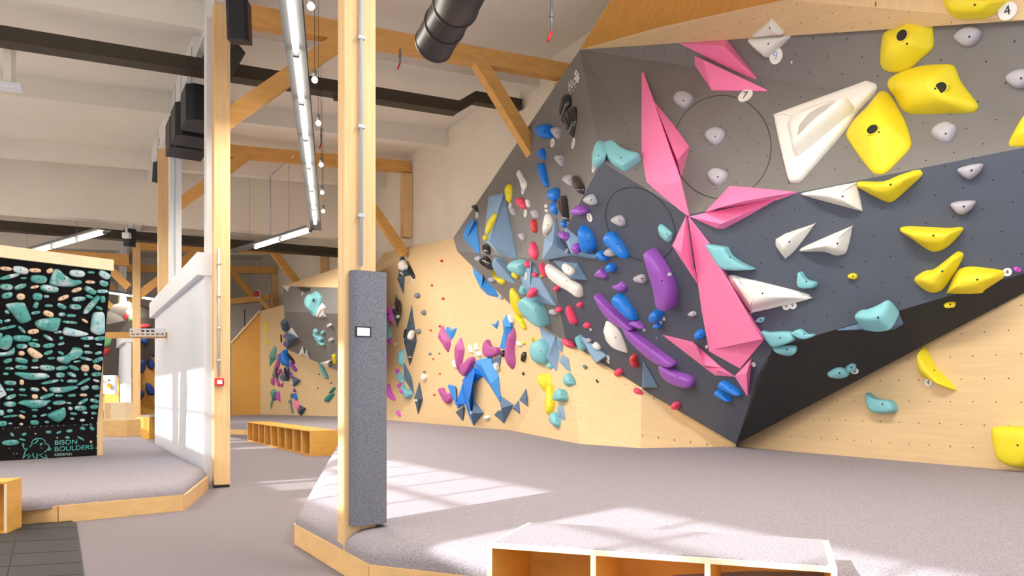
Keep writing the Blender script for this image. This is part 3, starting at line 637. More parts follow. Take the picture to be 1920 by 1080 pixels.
# ---------------------------------------------------------------- climbing holds
HC = dict(Y=(230, 210, 42), G=(176, 174, 184), W=(232, 229, 224), P=(255, 132, 184), D=(232, 70, 112), T=(128, 192, 202), B=(24, 122, 222), V=(150, 84, 186), K=(34, 32, 36),
          S=(92, 118, 148), L=(132, 164, 196), N=(74, 94, 116), U=(62, 146, 226), M=(178, 84, 150), F=(206, 88, 204), X=(150, 70, 110), E=(104, 168, 160), R=(206, 60, 66), J=(60, 152, 146), C=(122, 128, 140), O=(222, 190, 160), Z=(76, 150, 146), A=(136, 188, 194), Q=(40, 70, 140), H=(120, 176, 120))
HN = dict(Y='yellow', G='grey', W='white', P='pink', D='dark pink', T='pale teal', B='blue', V='purple', K='black', S='slate', L='light slate', N='dark slate', U='bright blue', M='mauve', F='magenta', X='plum', E='sage', R='red', J='deep teal', C='steel grey', O='wooden', Z='teal', A='pale teal', Q='navy', H='green')
def chalky(name, rgb, th):
    if name in MATS: return MATS[name]
    m = mat(name, rgb, .5, noise=.12, scale=14); n, l = nodes(m); b = n['Principled BSDF']; src = b.inputs['Base Color'].links[0].from_socket
    g = n.new('ShaderNodeNewGeometry'); z = n.new('ShaderNodeTexNoise'); z.inputs['Scale'].default_value = 7; z.inputs['Detail'].default_value = 4; l.new(g.outputs['Position'], z.inputs[0])
    r = n.new('ShaderNodeValToRGB'); l.new(z.outputs[0], r.inputs[0]); r.color_ramp.elements[0].position = th-.06; r.color_ramp.elements[1].position = th+.1
    x = n.new('ShaderNodeMix'); x.data_type = 'RGBA'; l.new(r.outputs[0], x.inputs[0]); l.new(src, x.inputs[6]); x.inputs[7].default_value = lin((196, 206, 212)); l.new(x.outputs[2], b.inputs['Base Color']); return m
def hmat(k):
    nm = 'hold ' + HN[k] + ' ' + k
    if k == 'K': return mat(nm, HC[k], .12, noise=.1, spec=.6, coat=.5)
    if k == 'W': return mat(nm, HC[k], .45, noise=.02)
    if k == 'O': return mat(nm, HC[k], .6, noise=.12, scale=20, stretch=(1, 1, 5))
    if k in 'ZA': return chalky(nm, HC[k], .56 if k == 'Z' else .46)
    if k in 'SLN': return mat(nm, HC[k], .6, noise=.04, bump=.15, bscale=220)
    if k in 'BV': return mat(nm, HC[k], .38, noise=.06)
    return mat(nm, HC[k], .5, noise=.03)
M_bolt = mat('steel bolt', (150, 150, 150), .3, metal=.8); M_hole = mat('bolt recess', (40, 36, 34), .8)
CROP = dict(A=(840, 160, 4.5), B=(840, 340, 4.5), C=(840, 520, 3.6), D=(1080, 340, 4.5), E=(1080, 560, 4.5), F=(1080, 120, 4.5), G=(1240, 0, 4.0), H=(1580, 0, 4.153), I=(1380, 240, 3.0), J=(1380, 500, 2.843),
            K=(700, 440, 3.0), N=(190, 500, 3.18), O=(480, 530, 8.306), Q=(480, 650, 7.7125), R=(700, 450, 6.0), S=(700, 610, 6.0), U=(810, 560, 4.32), P=(0, 0, 1.0),
            b1=(0, 480, 9.0), b2=(100, 480, 9.0), b3=(0, 590, 9.0), b4=(100, 590, 9.0), b5=(0, 700, 9.0), b6=(100, 700, 9.0), b7=(0, 780, 9.6))
def topx(crop, pts):
    ox, oy, s = CROP[crop]; return [(ox+x/s, oy+y/s) for x, y in pts]
def parse(s): return [tuple(float(v) for v in p.split(',')) for p in s.split()]
def catmull(P, k=3):
    out = []; n = len(P)
    for i in range(n):
        a, b, c, d = P[i-1], P[i], P[(i+1) % n], P[(i+2) % n]
        for j in range(k):
            t = j/k; out.append(tuple(.5*((2*b[q]) + (-a[q]+c[q])*t + (2*a[q]-5*b[q]+4*c[q]-d[q])*t*t + (-a[q]+3*b[q]-3*c[q]+d[q])*t**3) for q in (0, 1)))
    return out
def seat(px, py, tr=None):
    h = cast(px, py, tr)
    if h is None:
        print('MISS', px, py)
        p = atT(px, py, 4.9); return p, -D2
    return h[0], h[1]
def on_plane(px, py, p, n):
    r = ray(px, py); return CAM + r*((p-CAM).dot(n)/r.dot(n))
PROF = {'dome': [(1.0, .0), (1.0, .16), (.95, .42), (.84, .68), (.66, .86), (.42, .96), (.18, 1.0)],
        'slab': [(1.0, .0), (1.0, .45), (.97, .72), (.9, .9), (.7, .97), (.35, 1.0)],
        'macro': [(1.0, .0), (1.0, .08), (.93, .2), (.78, .42), (.58, .72), (.4, .92), (.2, 1.0)],
        'rim': [(1.0, .0), (1.0, .12), (.96, .2), (.88, .21), (.74, .42), (.56, .82), (.38, .98), (.18, 1.0)]}
ALL_LABELS = {}
def hold(kind, col, h, label, crop, s, ctr=None, spine=True, holes='', cat='climbing hold', name='climbing_hold', group=None, tr=None, extra=None, smooth_n=3, bolt=True, m=None):
    pts = topx(crop, parse(s)) if isinstance(s, str) else s
    cx, cy = sum(p[0] for p in pts)/len(pts), sum(p[1] for p in pts)/len(pts)
    if ctr: cx, cy = topx(crop, [ctr])[0]
    p, n = seat(cx, cy, tr)
    if abs(n.dot(ray(cx, cy).normalized())) < .22: n = (n - ray(cx, cy).normalized()*.35).normalized()
    if kind == 'vol':
        q = [on_plane(x, y, p, n) for x, y in pts]; vs = [v - n*.02 for v in q] + [v + n*.012 for v in q]; k = len(q); fs = [(i, (i+1) % k, k+(i+1) % k, k+i) for i in range(k)]
        ap = extra or []
        if not ap: ap = [((cx-CROP[crop][0])*CROP[crop][2], (cy-CROP[crop][1])*CROP[crop][2], h)]
        api = []
        for a in ap:
            x, y = topx(crop, [a[:2]])[0]; hh = a[2]; api.append(len(vs)); vs.append(on_plane(x, y, p + n*hh, n))
        if len(api) == 1:
            fs += [(k+i, k+(i+1) % k, api[0]) for i in range(k)]
        else:   # two apexes joined by a ridge
            c2 = [min(range(2), key=lambda j: (vs[api[j]] - q[i]).length) for i in range(k)]
            for i in range(k):
                j = (i+1) % k
                if c2[i] == c2[j]: fs.append((k+i, k+j, api[c2[i]]))
                else: fs.append((k+i, k+j, api[c2[j]])); fs.append((k+i, api[c2[j]], api[c2[i]]))
        smooth = False; origin = p.copy()
    else:
        sp = catmull(pts, smooth_n) if len(pts) < 24 else pts
        pp = lambda v: Vector((CX+F*v.x/v.y, HY-F*(v.z-E)/v.y))
        dpx = pp(p+n*h)-pp(p); dl = dpx.length
        if dl > .5:
            dh = dpx/dl; pr = [x*dh.x+y*dh.y for x, y in sp]; wd = max(pr)-min(pr); mid = (max(pr)+min(pr))/2
            ka, kb = {'dome': (.75, .2), 'slab': (.86, .08), 'macro': (.7, .3), 'rim': (.75, .3)}[kind]
            e_ = max(0, ka*dl - kb*wd)
            if e_ > .55*wd: h *= .55*wd/e_; dl = dl*.55*wd/e_; e_ = max(0, min(.55*wd, ka*dl - kb*wd))
            sp = [(x + dh.x*((t-mid)*(-e_/wd) - e_/2), y + dh.y*((t-mid)*(-e_/wd) - e_/2)) for (x, y), t in zip(sp, pr)]
        lift = 0.0; q = [on_plane(x, y, p + n*lift, n) - n*lift for x, y in sp]; k = len(q)
        c = on_plane(cx, cy, p+n*lift, n) - n*lift; ax = n.orthogonal().normalized(); ay = n.cross(ax)
        cen = sum(q, Vector())/k if not ctr else c
        sxx = sum((v-cen).dot(ax)**2 for v in q); syy = sum((v-cen).dot(ay)**2 for v in q); sxy = sum((v-cen).dot(ax)*(v-cen).dot(ay) for v in q)
        th = .5*math.atan2(2*sxy, sxx-syy); e = ax*math.cos(th)+ay*math.sin(th); f = n.cross(e)
        la = max(abs((v-cen).dot(e)) for v in q); lb = max(abs((v-cen).dot(f)) for v in q); sl = max(0, la-lb)*.8 if spine and not ctr else 0
        sp_ = [cen + e*max(-sl, min(sl, (v-cen).dot(e))) for v in q]
        prof = PROF[kind]; vs = [v - n*.015 for v in q]
        for r_, z_ in prof: vs += [sp_[i] + (q[i]-sp_[i])*r_ + n*(h*z_) for i in range(k)]
        R = len(prof)+1; fs = [(j*k+i, j*k+(i+1) % k, (j+1)*k+(i+1) % k, (j+1)*k+i) for j in range(R-1) for i in range(k)]
        fs.append(tuple((R-1)*k+i for i in range(k))); smooth = True; origin = cen.copy()
    o = mesh_obj(name, vs, fs, m or hmat(col), None, smooth=smooth, origin=origin)
    base = BVHTree.FromPolygons([tuple(v) for v in vs], fs)
    tag(o, label, cat, group)
    ALL_LABELS[label] = ALL_LABELS.get(label, 0) + 1
    span = max(max(p_[0] for p_ in pts)-min(p_[0] for p_ in pts), max(p_[1] for p_ in pts)-min(p_[1] for p_ in pts))
    def disc(px, py, rad, dep, m, nm):
        loc, nn, i_, d_ = base.ray_cast(CAM, ray(px, py).normalized())
        if loc is None: return
        if nn.dot(ray(px, py)) > 0: nn = -nn
        nn = (nn + n).normalized(); a = nn.orthogonal().normalized(); b = nn.cross(a)
        dv = [loc + a*math.cos(t)*rad + b*math.sin(t)*rad + nn*z for z in (-.01, dep) for t in [i*math.pi/6 for i in range(12)]]
        mesh_obj(nm, dv, [tuple(range(12)), tuple(range(12, 24))] + [(i, (i+1) % 12, 12+(i+1) % 12, 12+i) for i in range(12)], m, o)
    if bolt and span > 14 and kind != 'vol': disc(cx, cy, min(.008, span*.0004), .002, M_hole, 'bolt_hole')
    for hx in (parse(holes) if holes else []):
        (x, y) = topx(crop, [hx[:2]])[0]; rr = hx[2]/CROP[crop][2]/F*p.y; disc(x, y, rr*1.25, .004, hmat(col), 'pocket_rim'); disc(x, y, rr, .009, M_hole, 'pocket')
    if kind == 'vol' or h > .09: SURF.append(base)
    return o
def vol(col, h, label, crop, s, **kw):
    return hold('vol', col, h, label, crop, s, cat='climbing volume', name='climbing_volume', **kw)
M_disc = mat('white disc', (238, 236, 234), .5, noise=.01); M_ink = mat('black ink', (24, 24, 30), .5); M_inkb = mat('pale blue ink', (150, 180, 220), .5)
def rtag(num, crop, x, y, r, label, ink=None, tr=None, ry=None):
    px, py = topx(crop, [(x, y)])[0]; p, n = seat(px, py, tr); r_ = (ry or r)/CROP[crop][2]/F*p.y
    a = UP.cross(n).normalized(); u = n.cross(a).normalized()
    if u.z < 0: u = -u
    p = p + n*.012
    vs = [p + a*math.cos(i*math.pi/10)*r_ + u*math.sin(i*math.pi/10)*r_ + n*z for z in (-.01, .003) for i in range(20)]
    o = mesh_obj('route_number_disc', vs, [tuple(range(20)), tuple(range(20, 40))] + [(i, (i+1) % 20, 20+(i+1) % 20, 20+i) for i in range(20)], M_disc, None, origin=p.copy())
    tag(o, label, 'route marker'); ALL_LABELS[label] = ALL_LABELS.get(label, 0)+1
    right = a if a.dot(Vector((1, 0, 0))) > 0 else -a
    text_mesh('digit', num, ink or M_ink, o, p + n*.006, right, u, r_*1.5)
H_ = hold
# --- volumes first, holds that sit on them later
vol('P', .13, 'upper of the two pink parallel volumes under the plywood band', 'G', '140,325 490,297 735,605 720,608 430,470', extra=[(470, 345, .12)])
vol('P', .12, 'lower of the two pink parallel volumes, above the number 7 disc', 'G', '193,403 210,402 797,680 790,688 380,680', extra=[(312, 447, .13)])
vol('P', .3, 'tall pink spike volume pointing up on the charcoal face', 'P', '1204,137 1208,137 1226,189 1268,302 1293,405 1287,403 1222,357 1204,342', extra=[(1277, 339, .26)])
vol('P', .2, 'pink winged volume to the right of the tall pink spike', 'P', '1226,190 1262,233 1293,275.5 1277,331 1267,303', extra=[(1270, 300, .2)])
vol('P', .18, 'upper pink arrow volume pointing right in the middle of the big face', 'P', '1323,399 1369,350 1400,352 1495,361.5 1457,373 1347,391', extra=[(1360, 386, .17), (1400, 376, .14)])
vol('P', .16, 'lower pink arrow volume right under the other pink arrow', 'P', '1293,406 1324,399 1400,384 1458,373 1400,407 1358,429 1344,428', extra=[(1352, 420, .1)])
vol('P', .22, 'slim pink wedge volume left of the huge lower pink column', 'P', '1288,404 1262,460 1306,526 1311,534 1301,500', extra=[(1277, 474, .16)])
vol('P', .45, 'huge long pink column volume reaching down to the prow', 'P', '1292,406 1329,458 1434.5,635.4 1389,690 1331,658 1317,580 1311,536', extra=[(1337, 655, .02), (1428, 636, .2)])
vol('P', .1, 'small pink wedge volume at the foot of the huge pink column', 'P', '1379,704.5 1410,672 1403,742', extra=[(1400, 700, .09)])
vol('P', .12, 'long pink sliver volume low on the dark face, upper part', 'E', '738,305 985,365 1230,580 1090,575', extra=[(1015, 400, .09), (1080, 560, .06)])
vol('P', .08, 'short pink sliver volume joined below the long pink sliver', 'E', '1090,578 1235,583 1342,655 1185,645', extra=[(1200, 600, .05)])
vol('U', .16, 'bright blue faceted volume at the far left tip of the overhang', 'B', '130,460 150,385 210,320 240,330 272,605 255,612 145,500', extra=[(160, 470, .14), (215, 350, .08)])
vol('L', .3, 'big slate pyramid volume near the left edge of the overhang', 'B', '350,125 475,100 585,650 560,655 430,610 340,520 305,505', extra=[(462, 130, .05), (352, 505, .34)])
vol('U', .18, 'long bright blue faceted volume hanging over the left lower edge', 'B', '207,700 240,695 305,745 440,985 340,960 280,905 225,790', extra=[(300, 755, .1), (282, 890, .16)])
vol('L', .14, 'slate wedge volume under the big slate pyramid', 'B', '370,700 395,640 455,640 575,860 530,850 420,800', extra=[(400, 660, .13)])
vol('L', .2, 'tall slate volume pointing down beside the big teal hold', 'B', '615,780 640,690 700,670 720,700 910,1050 740,1010 640,900', extra=[(700, 690, .05), (690, 890, .16)])
vol('L', .28, 'left of two light slate peak volumes in the centre left', 'B', '800,660 820,480 880,430 910,310 950,380 1050,625 870,655', extra=[(882, 530, .24)])
vol('L', .24, 'right of two light slate peak volumes in the centre left', 'B', '975,440 1000,388 1125,490 1262,640 1240,655 1048,622', extra=[(1040, 600, .2)])
vol('S', .26, 'slate box volume under the twin slate peaks', 'B', '890,665 1100,690 1180,830 1040,832 960,740', extra=[(1092, 705, .18), (1035, 815, .14)])
vol('S', .08, 'upright slate triangle volume low on the dark face', 'E', '570,515 700,750 562,757', extra=[(575, 740, .07)])
vol('L', .14, 'slate wedge volume beside a teal loop near the lower edge', 'E', '40,310 70,325 260,475 250,500 170,547 110,450', extra=[(175, 535, .14)])
vol('L', .16, 'long slate volume hanging under the overhang next to a teal dome', 'C', '620,330 725,395 745,480 775,685 735,640 665,545 640,420', extra=[(724, 400, .05), (672, 545, .16)])
vol('L', .1, 'small slate triangle volume right of the long slate volume', 'C', '728,400 770,425 782,515 738,472', extra=[(742, 440, .06)])
vol('L', .08, 'lowest of the stepped slate triangles below the overhang edge', 'C', '755,568 775,520 815,550 830,640 800,620', extra=[(778, 570, .07)])
vol('L', .09, 'slate block volume between two teal drops near the mat', 'C', '740,880 760,862 780,870 795,962 760,955', extra=[(752, 900, .06)])
vol('S', .2, 'slate wedge volume under the teal cup on the prow', 'J', '540,335 700,290 850,235 865,235 892,300 845,330', extra=[(800, 325, .1)])
vol('U', .25, 'right leg of the blue trouser shaped volume on the plywood', 'U', '348,530 375,495 485,470 540,630 560,850 470,700 410,625', extra=[(400, 540, .13), (478, 690, .12)])
vol('B', .25, 'left leg of the blue trouser shaped volume on the plywood', 'U', '250,660 345,545 405,625 340,685 330,850 340,1028 300,940 270,840 262,760', extra=[(345, 600, .12), (300, 830, .16)])
vol('B', .1, 'short blue strut volume left of the blue trouser shape', 'U', '250,690 268,855 210,888 200,850', extra=[(212, 852, .08)])
vol('U', .1, 'bright blue bent volume beside the lower mauve hold', 'U', '130,710 140,695 190,705 205,810 205,885 160,780', extra=[(190, 715, .06), (200, 850, .05)])
vol('U', .14, 'tall bright blue volume high on the plywood beside a mauve wing', 'U', '575,180 607,130 640,170 658,225 630,330 605,408 552,400 590,345', extra=[(590, 225, .1), (640, 228, .08)])
vol('U', .06, 'blue wing volume next to the upper left mauve hold', 'U', '112,262 125,225 145,235 150,258 220,225 190,290 160,333', extra=[(160, 268, .06)])
vol('U', .05, 'small blue arrow volume alone on the upper plywood', 'U', '482,205 515,205 540,172 540,205 525,245', extra=[(515, 215, .04)])
vol('S', .14, 'slate pyramid volume at the foot of the blue left leg', 'U', '340,820 422,925 340,1028 325,920', extra=[(332, 928, .16)])
vol('S', .16, 'big dark slate volume at the foot of the blue right leg', 'U', '560,790 665,860 585,1010 507,940 560,885', extra=[(566, 885, .14)])
vol('S', .07, 'middle slate triangle volume in the row near the mat', 'U', '655,885 705,825 715,935', extra=[(668, 885, .04)])
vol('S', .07, 'rightmost slate triangle volume in the row near the mat', 'U', '710,820 765,730 780,875', extra=[(765, 800, .03)])
vol('N', .08, 'dark slate triangle volume left of the blue left leg foot', 'U', '195,920 262,868 252,990', extra=[(255, 880, .05)])
vol('S', .1, 'slate triangle volume between the trousers and the black hold', 'U', '480,510 565,460 545,590 520,560', extra=[(485, 500, .09)])
vol('N', .14, 'highest dark slate kite volume on the plywood near the pillar', 'R', '310,100 395,310 428,395 355,410 285,415 300,270', extra=[(345, 345, .14)])
vol('N', .08, 'short dark slate triangle volume hanging under the highest kite', 'R', '270,425 355,415 345,610', extra=[(285, 440, .05)])
vol('N', .12, 'slim dark slate kite volume closest to the grey sleeve', 'R', '263,610 300,800 278,980 218,800', extra=[(285, 800, .1)])
vol('N', .16, 'large dark slate kite volume in the middle of the left plywood', 'S', '435,-220 490,180 412,450 348,180', extra=[(415, 182, .16)])
vol('S', .12, 'lighter slate kite volume under the teal cup', 'S', '350,420 430,580 460,770 350,600', extra=[(390, 592, .1)])
vol('N', .12, 'lowest dark slate kite volume close to the mat', 'S', '522,640 558,830 507,1000 465,820', extra=[(505, 830, .1)])
# far bay volumes
vol('S', .35, 'slate cube volume on the corner of the far overhang', 'O', '450,775 490,770 662,855 480,1035 465,900', extra=[(505, 885, .3)])
vol('E', .2, 'sage green kite volume in the far bay', 'Q', '270,-15 300,10 295,165 200,290 193,120', extra=[(218, 150, .15)])
vol('C', .2, 'steel grey pointed volume at the left of the far cluster', 'Q', '235,420 290,240 300,310 325,480 290,460', extra=[(280, 400, .15)])
vol('S', .25, 'slate diamond volume carrying a black stripe in the far cluster', 'Q', '345,440 410,340 430,290 485,290 465,495 400,505 360,480', extra=[(420, 420, .2)])
vol('S', .2, 'slate pyramid volume right of the far cluster', 'Q', '530,420 648,483 555,578 530,560', extra=[(560, 505, .18)])
vol('V', .08, 'small purple triangle volume low in the far cluster', 'Q', '555,590 578,660 530,650', extra=[(555, 635, .08)])
vol('N', .2, 'dark slate star volume lowest in the far bay', 'Q', '635,840 725,892 655,1005 605,950', extra=[(645, 908, .16)])
vol('E', .12, 'pale sage shell volume low in the far bay', 'Q', '215,640 260,605 320,650 250,760 220,905 205,850 235,760 210,690', extra=[(250, 660, .1)])
vol('F', .1, 'pinkish triangle volume beside the sage shell in the far bay', 'Q', '340,640 355,810 290,740 300,680', extra=[(330, 700, .06)])
vol('W', .12, 'taller of two white peak volumes on the far overhang edge', 'Q', '675,-10 720,130 620,115', extra=[(690, 80, .1)])
vol('W', .12, 'shorter of two white peak volumes on the far overhang edge', 'Q', '735,35 780,178 700,130', extra=[(742, 110, .08)])
vol('W', .14, 'white pyramid volume at the lower right edge of the far overhang', 'Q', '925,240 1095,185 1050,300', extra=[(1040, 235, .12)])
vol('W', .1, 'small white triangle peeking above the slate cube', 'O', '555,700 660,850 490,770', extra=[(560, 780, .03)])
vol('W', .06, 'white corner volume at the top left of the far overhang', 'O', '415,40 520,55 530,70 470,115', extra=[(470, 65, .05)])
vol('W', .1, 'upper white fin volume beside the far teal jug', 'O', '975,390 1035,318 1088,380 1055,450 960,520 945,530 940,520', extra=[(1000, 420, .1)])
vol('W', .08, 'lower white fin volume beside the far teal jug', 'O', '960,548 1040,450 1088,525', extra=[(1030, 500, .08)])
vol('X', .06, 'dark plum square between the sage shell and pink triangle', 'Q', '255,765 285,725 305,760 275,785', extra=[(280, 755, .05)])
# --- big face, right part
H_('macro', 'Y', .16, 'large yellow hold with a pocket straddling the top edge of the charcoal face', 'H', '580,122 640,135 695,185 712,320 695,385 610,460 540,525 440,563 350,555 297,490 315,290 350,240 430,200 510,155', holes='463,275,40', ctr=(500, 340))
H_('macro', 'Y', .2, 'largest yellow hold with a round pocket, second below the plywood band', 'H', '365,620 440,570 600,515 760,500 850,503 885,540 920,630 1000,740 1052,810 1050,850 1000,885 850,900 640,932 530,930 465,890 420,770 360,680', holes='762,685,42', ctr=(720, 690))
H_('macro', 'Y', .18, 'yellow drop-shaped hold with a pocket right of the big white triangle', 'P', '1658,171 1669,178 1684,203 1698,229 1708,260 1707,277 1690,297 1663,323 1647,327 1630,318 1593,267 1588,250 1604,224 1626,202 1645,178', holes='1636,243,9.5', ctr=(1648, 248))
H_('macro', 'Y', .14, 'yellow hold cut off by the top edge of the picture', 'H', '790,0 795,40 830,100 900,145 1000,150 1110,145 1200,95 1260,40 1310,-10 1250,-60 1050,-110 850,-80')
H_('macro', 'Y', .1, 'yellow hold cut off by the right edge below the grey holds', 'I', '1535,95 1560,30 1600,-20 1640,-80 1700,-60 1720,40 1680,90 1580,105')
H_('dome', 'G', .07, 'grey hold at the top right of the charcoal face near the number 4', 'H', '877,290 920,235 990,208 1060,222 1083,255 1060,310 1010,355 960,362 915,335')
H_('dome', 'G', .07, 'grey hold cut by the right edge of the picture', 'H', '1280,605 1330,555 1412,535 1470,560 1480,610 1440,660 1385,690 1320,665')
H_('dome', 'G', .07, 'grey hold below the largest yellow hold', 'P', '1746,250 1758,237 1777,232 1793,238 1794,246 1787,258 1780,267 1768,267 1757,262')
H_('dome', 'G', .08, 'upper of two grey holds on the dark band at the right', 'I', '1245,235 1300,212 1370,200 1392,210 1370,250 1320,288 1280,275')
H_('dome', 'G', .08, 'lower of two grey holds on the dark band at the right', 'I', '1207,430 1250,412 1330,407 1350,420 1320,460 1275,487 1240,475')
big_w = H_('slab', 'W', .08, 'big white triangular hold with a deep trough on the charcoal face', 'P', '1455,232 1457,222 1465,217 1609,165 1635,156 1644,160 1647,170 1609,209 1587,243 1505,337 1497,343 1487,343 1478,332', ctr=(1520, 232), bolt=False)
def ridge(parent, s_, h_, kind='dome', col='W'):
    o = hold(kind, col, h_, 'x', 'P', s_, name='moulded_ridge', bolt=False); w = o.location.copy(); o.parent = parent; o.location = w - parent.location
    for k_ in ('label', 'category'): del o[k_]
    ALL_LABELS.pop('x')
ridge(big_w, '1482,228 1562,196 1570,201 1534,226 1508,256 1503,292 1492,298 1486,270', .17)
ridge(big_w, '1514,266 1542,234 1578,203 1598,194 1592,214 1550,258 1514,294 1498,304 1503,286', .24)
H_('dome', 'W', .07, 'small white triangle hold on the plywood band above the charcoal face', 'G', '830,142 918,235 905,243 705,255 712,240 815,148')
H_('dome', 'W', .1, 'white hold on the top edge beside the blue number 9 disc', 'G', '675,295 700,285 830,265 955,268 965,285 895,355 810,428 785,425 730,370 680,315')
H_('dome', 'G', .07, 'grey hold left of the ring under the pink parallel volumes', 'G', '92,750 120,705 170,690 225,710 238,740 210,785 180,812 150,812 120,790')
H_('dome', 'G', .07, 'grey hold inside the ring, upper', 'F', '1090,605 1130,560 1180,543 1240,555 1260,590 1230,650 1185,685 1150,680 1110,645')
H_('dome', 'G', .07, 'grey hold inside the ring, lower, above the pink arrow', 'F', '1112,940 1150,900 1200,888 1260,905 1282,930 1260,980 1210,1022 1170,1022 1130,985')
H_('dome', 'T', .08, 'narrow pale teal hold by the number 6 disc at the charcoal corner', 'F', '200,640 240,740 225,820 165,880 148,820 160,730')
H_('slab', 'T', .1, 'curved pale teal hold left of the tall pink spike', 'F', '222,690 310,657 380,720 460,765 550,795 480,860 420,900 400,900 320,850 250,770')
H_('macro', 'W', .14, 'white pointed hold on the band under the big white triangle', 'I', '372,372 400,360 665,308 680,320 710,455 700,465 640,450 400,385', ctr=(600, 385))
H_('macro', 'Y', .14, 'yellow boomerang hold on the dark band touching the white hold', 'I', '680,320 700,300 830,300 920,265 1020,235 1045,245 1045,270 980,330 890,410 850,415 790,390 690,335')
H_('macro', 'W', .12, 'left of the two white fin holds on the dark band', 'I', '225,625 425,545 437,550 340,680 285,730 275,728', ctr=(300, 640))
H_('macro', 'W', .14, 'right of the two white fin holds on the dark band', 'I', '362,685 400,660 640,557 653,565 625,690 590,715 550,715 500,697 375,695', ctr=(570, 650))
H_('macro', 'Y', .16, 'wide yellow hold with chalky top edge on the dark band', 'I', '925,580 950,553 1060,555 1200,562 1260,557 1278,575 1200,660 1140,692 1090,690 1000,630')
H_('macro', 'Y', .14, 'yellow tapered hold left of the yellow diamond near the prow', 'I', '1003,855 1060,805 1110,795 1160,760 1240,697 1270,700 1280,720 1240,800 1180,890 1140,922 1080,920')
H_('macro', 'Y', .14, 'yellow diamond hold beside the number 4 disc near the prow', 'I', '1190,915 1240,810 1290,782 1370,782 1500,800 1512,820 1500,845 1400,910 1370,930 1200,930')
H_('slab', 'T', .12, 'pale teal wing hold right of the huge pink column', 'P', '1329,460 1332,458 1358,462 1365,464 1373,478 1391,491 1414,502 1415,505 1380,506.7 1355.6,503 1342,482')
H_('rim', 'W', .18, 'long white triangular hold above the twin number 9 discs', 'I', '-40,832 0,828 20,835 380,925 413,945 405,965 110,1035 85,1030 0,905', ctr=(150, 930))
H_('slab', 'T', .1, 'small pale teal cup hold on the dark band', 'J', '330,90 335,35 350,30 380,68 430,80 430,105 400,115 345,112')
H_('dome', 'Y', .05, 'tiny yellow hold alone in the middle of the dark band', 'J', '600,45 625,33 648,45 640,68 605,62')
H_('dome', 'Y', .04, 'tiny yellow leaf hold on the dark underside', 'J', '1107,207 1135,188 1170,190 1165,210 1130,217')
H_('dome', 'F', .05, 'tiny magenta hold near the right edge of the picture', 'J', '1480,5 1500,0 1522,15 1515,30 1490,25')
H_('slab', 'T', .16, 'pale teal cup hold on the slate wedge at the prow', 'J', '638,285 665,245 730,250 800,230 845,210 850,240 820,325 760,330 700,315')
H_('slab', 'T', .1, 'pale teal hold on the prow right of the huge pink column', 'J', '142,345 175,348 290,345 320,375 300,400 220,425 190,415')
H_('slab', 'T', .08, 'pale teal hook hold on the prow next to the larger teal hold', 'J', '300,350 345,332 385,358 418,357 420,370 365,385 320,368')
H_('dome', 'T', .06, 'pale teal oval hold just under the prow', 'J', '197,438 240,425 310,420 327,438 300,465 260,468')
H_('dome', 'T', .04, 'tiny pale teal hold under the long white triangle', 'J', '105,288 130,268 155,270 145,295 120,298')
H_('dome', 'T', .05, 'teal leaf hold on the dark underside', 'J', '485,572 540,537 590,545 605,570 570,588 520,588')
H_('dome', 'T', .05, 'small teal hold touching the teal leaf on the underside', 'J', '583,540 615,515 640,525 635,550 605,558')
H_('slab', 'T', .1, 'pale blue teal hold on the right plywood under the overhang', 'J', '697,675 720,690 770,708 835,712 862,750 850,775 790,780 720,765')
H_('macro', 'Y', .12, 'long yellow hold on the right plywood beside a number 4 disc', 'J', '1000,437 1015,435 1050,500 1080,550 1168,640 1160,660 1060,620 990,580 985,550')
H_('slab', 'Y', .2, 'large yellow hold at the lower right edge of the picture', 'J', '1375,870 1420,850 1535,855 1600,870 1650,960 1600,1060 1500,1065 1430,1040 1400,1000')
# --- charcoal left face
H_('dome', 'K', .1, 'upper glossy black leaf hold under the white logo', 'A', '1000,72 1030,90 1045,150 1025,230 990,320 965,290 952,220 965,120')
H_('dome', 'K', .12, 'lower glossy black leaf hold above a number 5 disc', 'A', '1065,175 1100,215 1118,300 1105,380 1080,445 1040,410 1005,340 1000,270 1030,210')
H_('dome', 'B', .14, 'round blue hold high on the left face', 'A', '760,385 775,340 820,325 870,340 882,400 880,445 800,445 770,420')
H_('dome', 'G', .07, 'grey hold touching the high round blue hold', 'A', '882,360 950,352 955,400 945,455 905,430 883,390')
H_('dome', 'B', .07, 'small blue nose-shaped hold below the high round blue hold', 'A', '762,570 795,533 820,560 825,630 800,620 765,595')
H_('dome', 'G', .06, 'grey hold right of the blue nose-shaped hold', 'A', '905,600 940,587 975,595 975,685 930,655')
H_('dome', 'B', .07, 'long thin blue hold on the left face', 'A', '765,680 800,655 820,690 850,820 845,860 820,840 770,720')
H_('dome', 'W', .05, 'wavy white hold on the left face above a number 6 disc', 'A', '605,712 640,770 668,820 655,880 630,870 620,810 590,760')
H_('dome', 'Y', .06, 'yellow upright oval hold beside the big slate pyramid', 'A', '490,860 512,830 540,850 540,950 520,990 500,970 485,910')
H_('dome', 'G', .07, 'grey hold next to the chalky black oval', 'A', '982,790 1010,758 1055,760 1060,850 1020,840 990,815')
H_('dome', 'K', .08, 'chalky black oval hold at the crease of the left face', 'A', '1065,780 1085,760 1140,830 1157,880 1140,920 1100,890 1065,830')
H_('dome', 'B', .12, 'upper of two stacked round blue holds', 'B', '850,110 875,65 920,52 955,90 950,150 920,172 870,160')
H_('dome', 'B', .1, 'lower of two stacked round blue holds', 'B', '868,220 880,180 930,172 950,200 945,270 910,285 880,265')
H_('dome', 'K', .08, 'slim black blade hold right of the stacked blue holds', 'B', '972,118 1000,150 1025,330 1000,320 960,290 935,220 945,160')
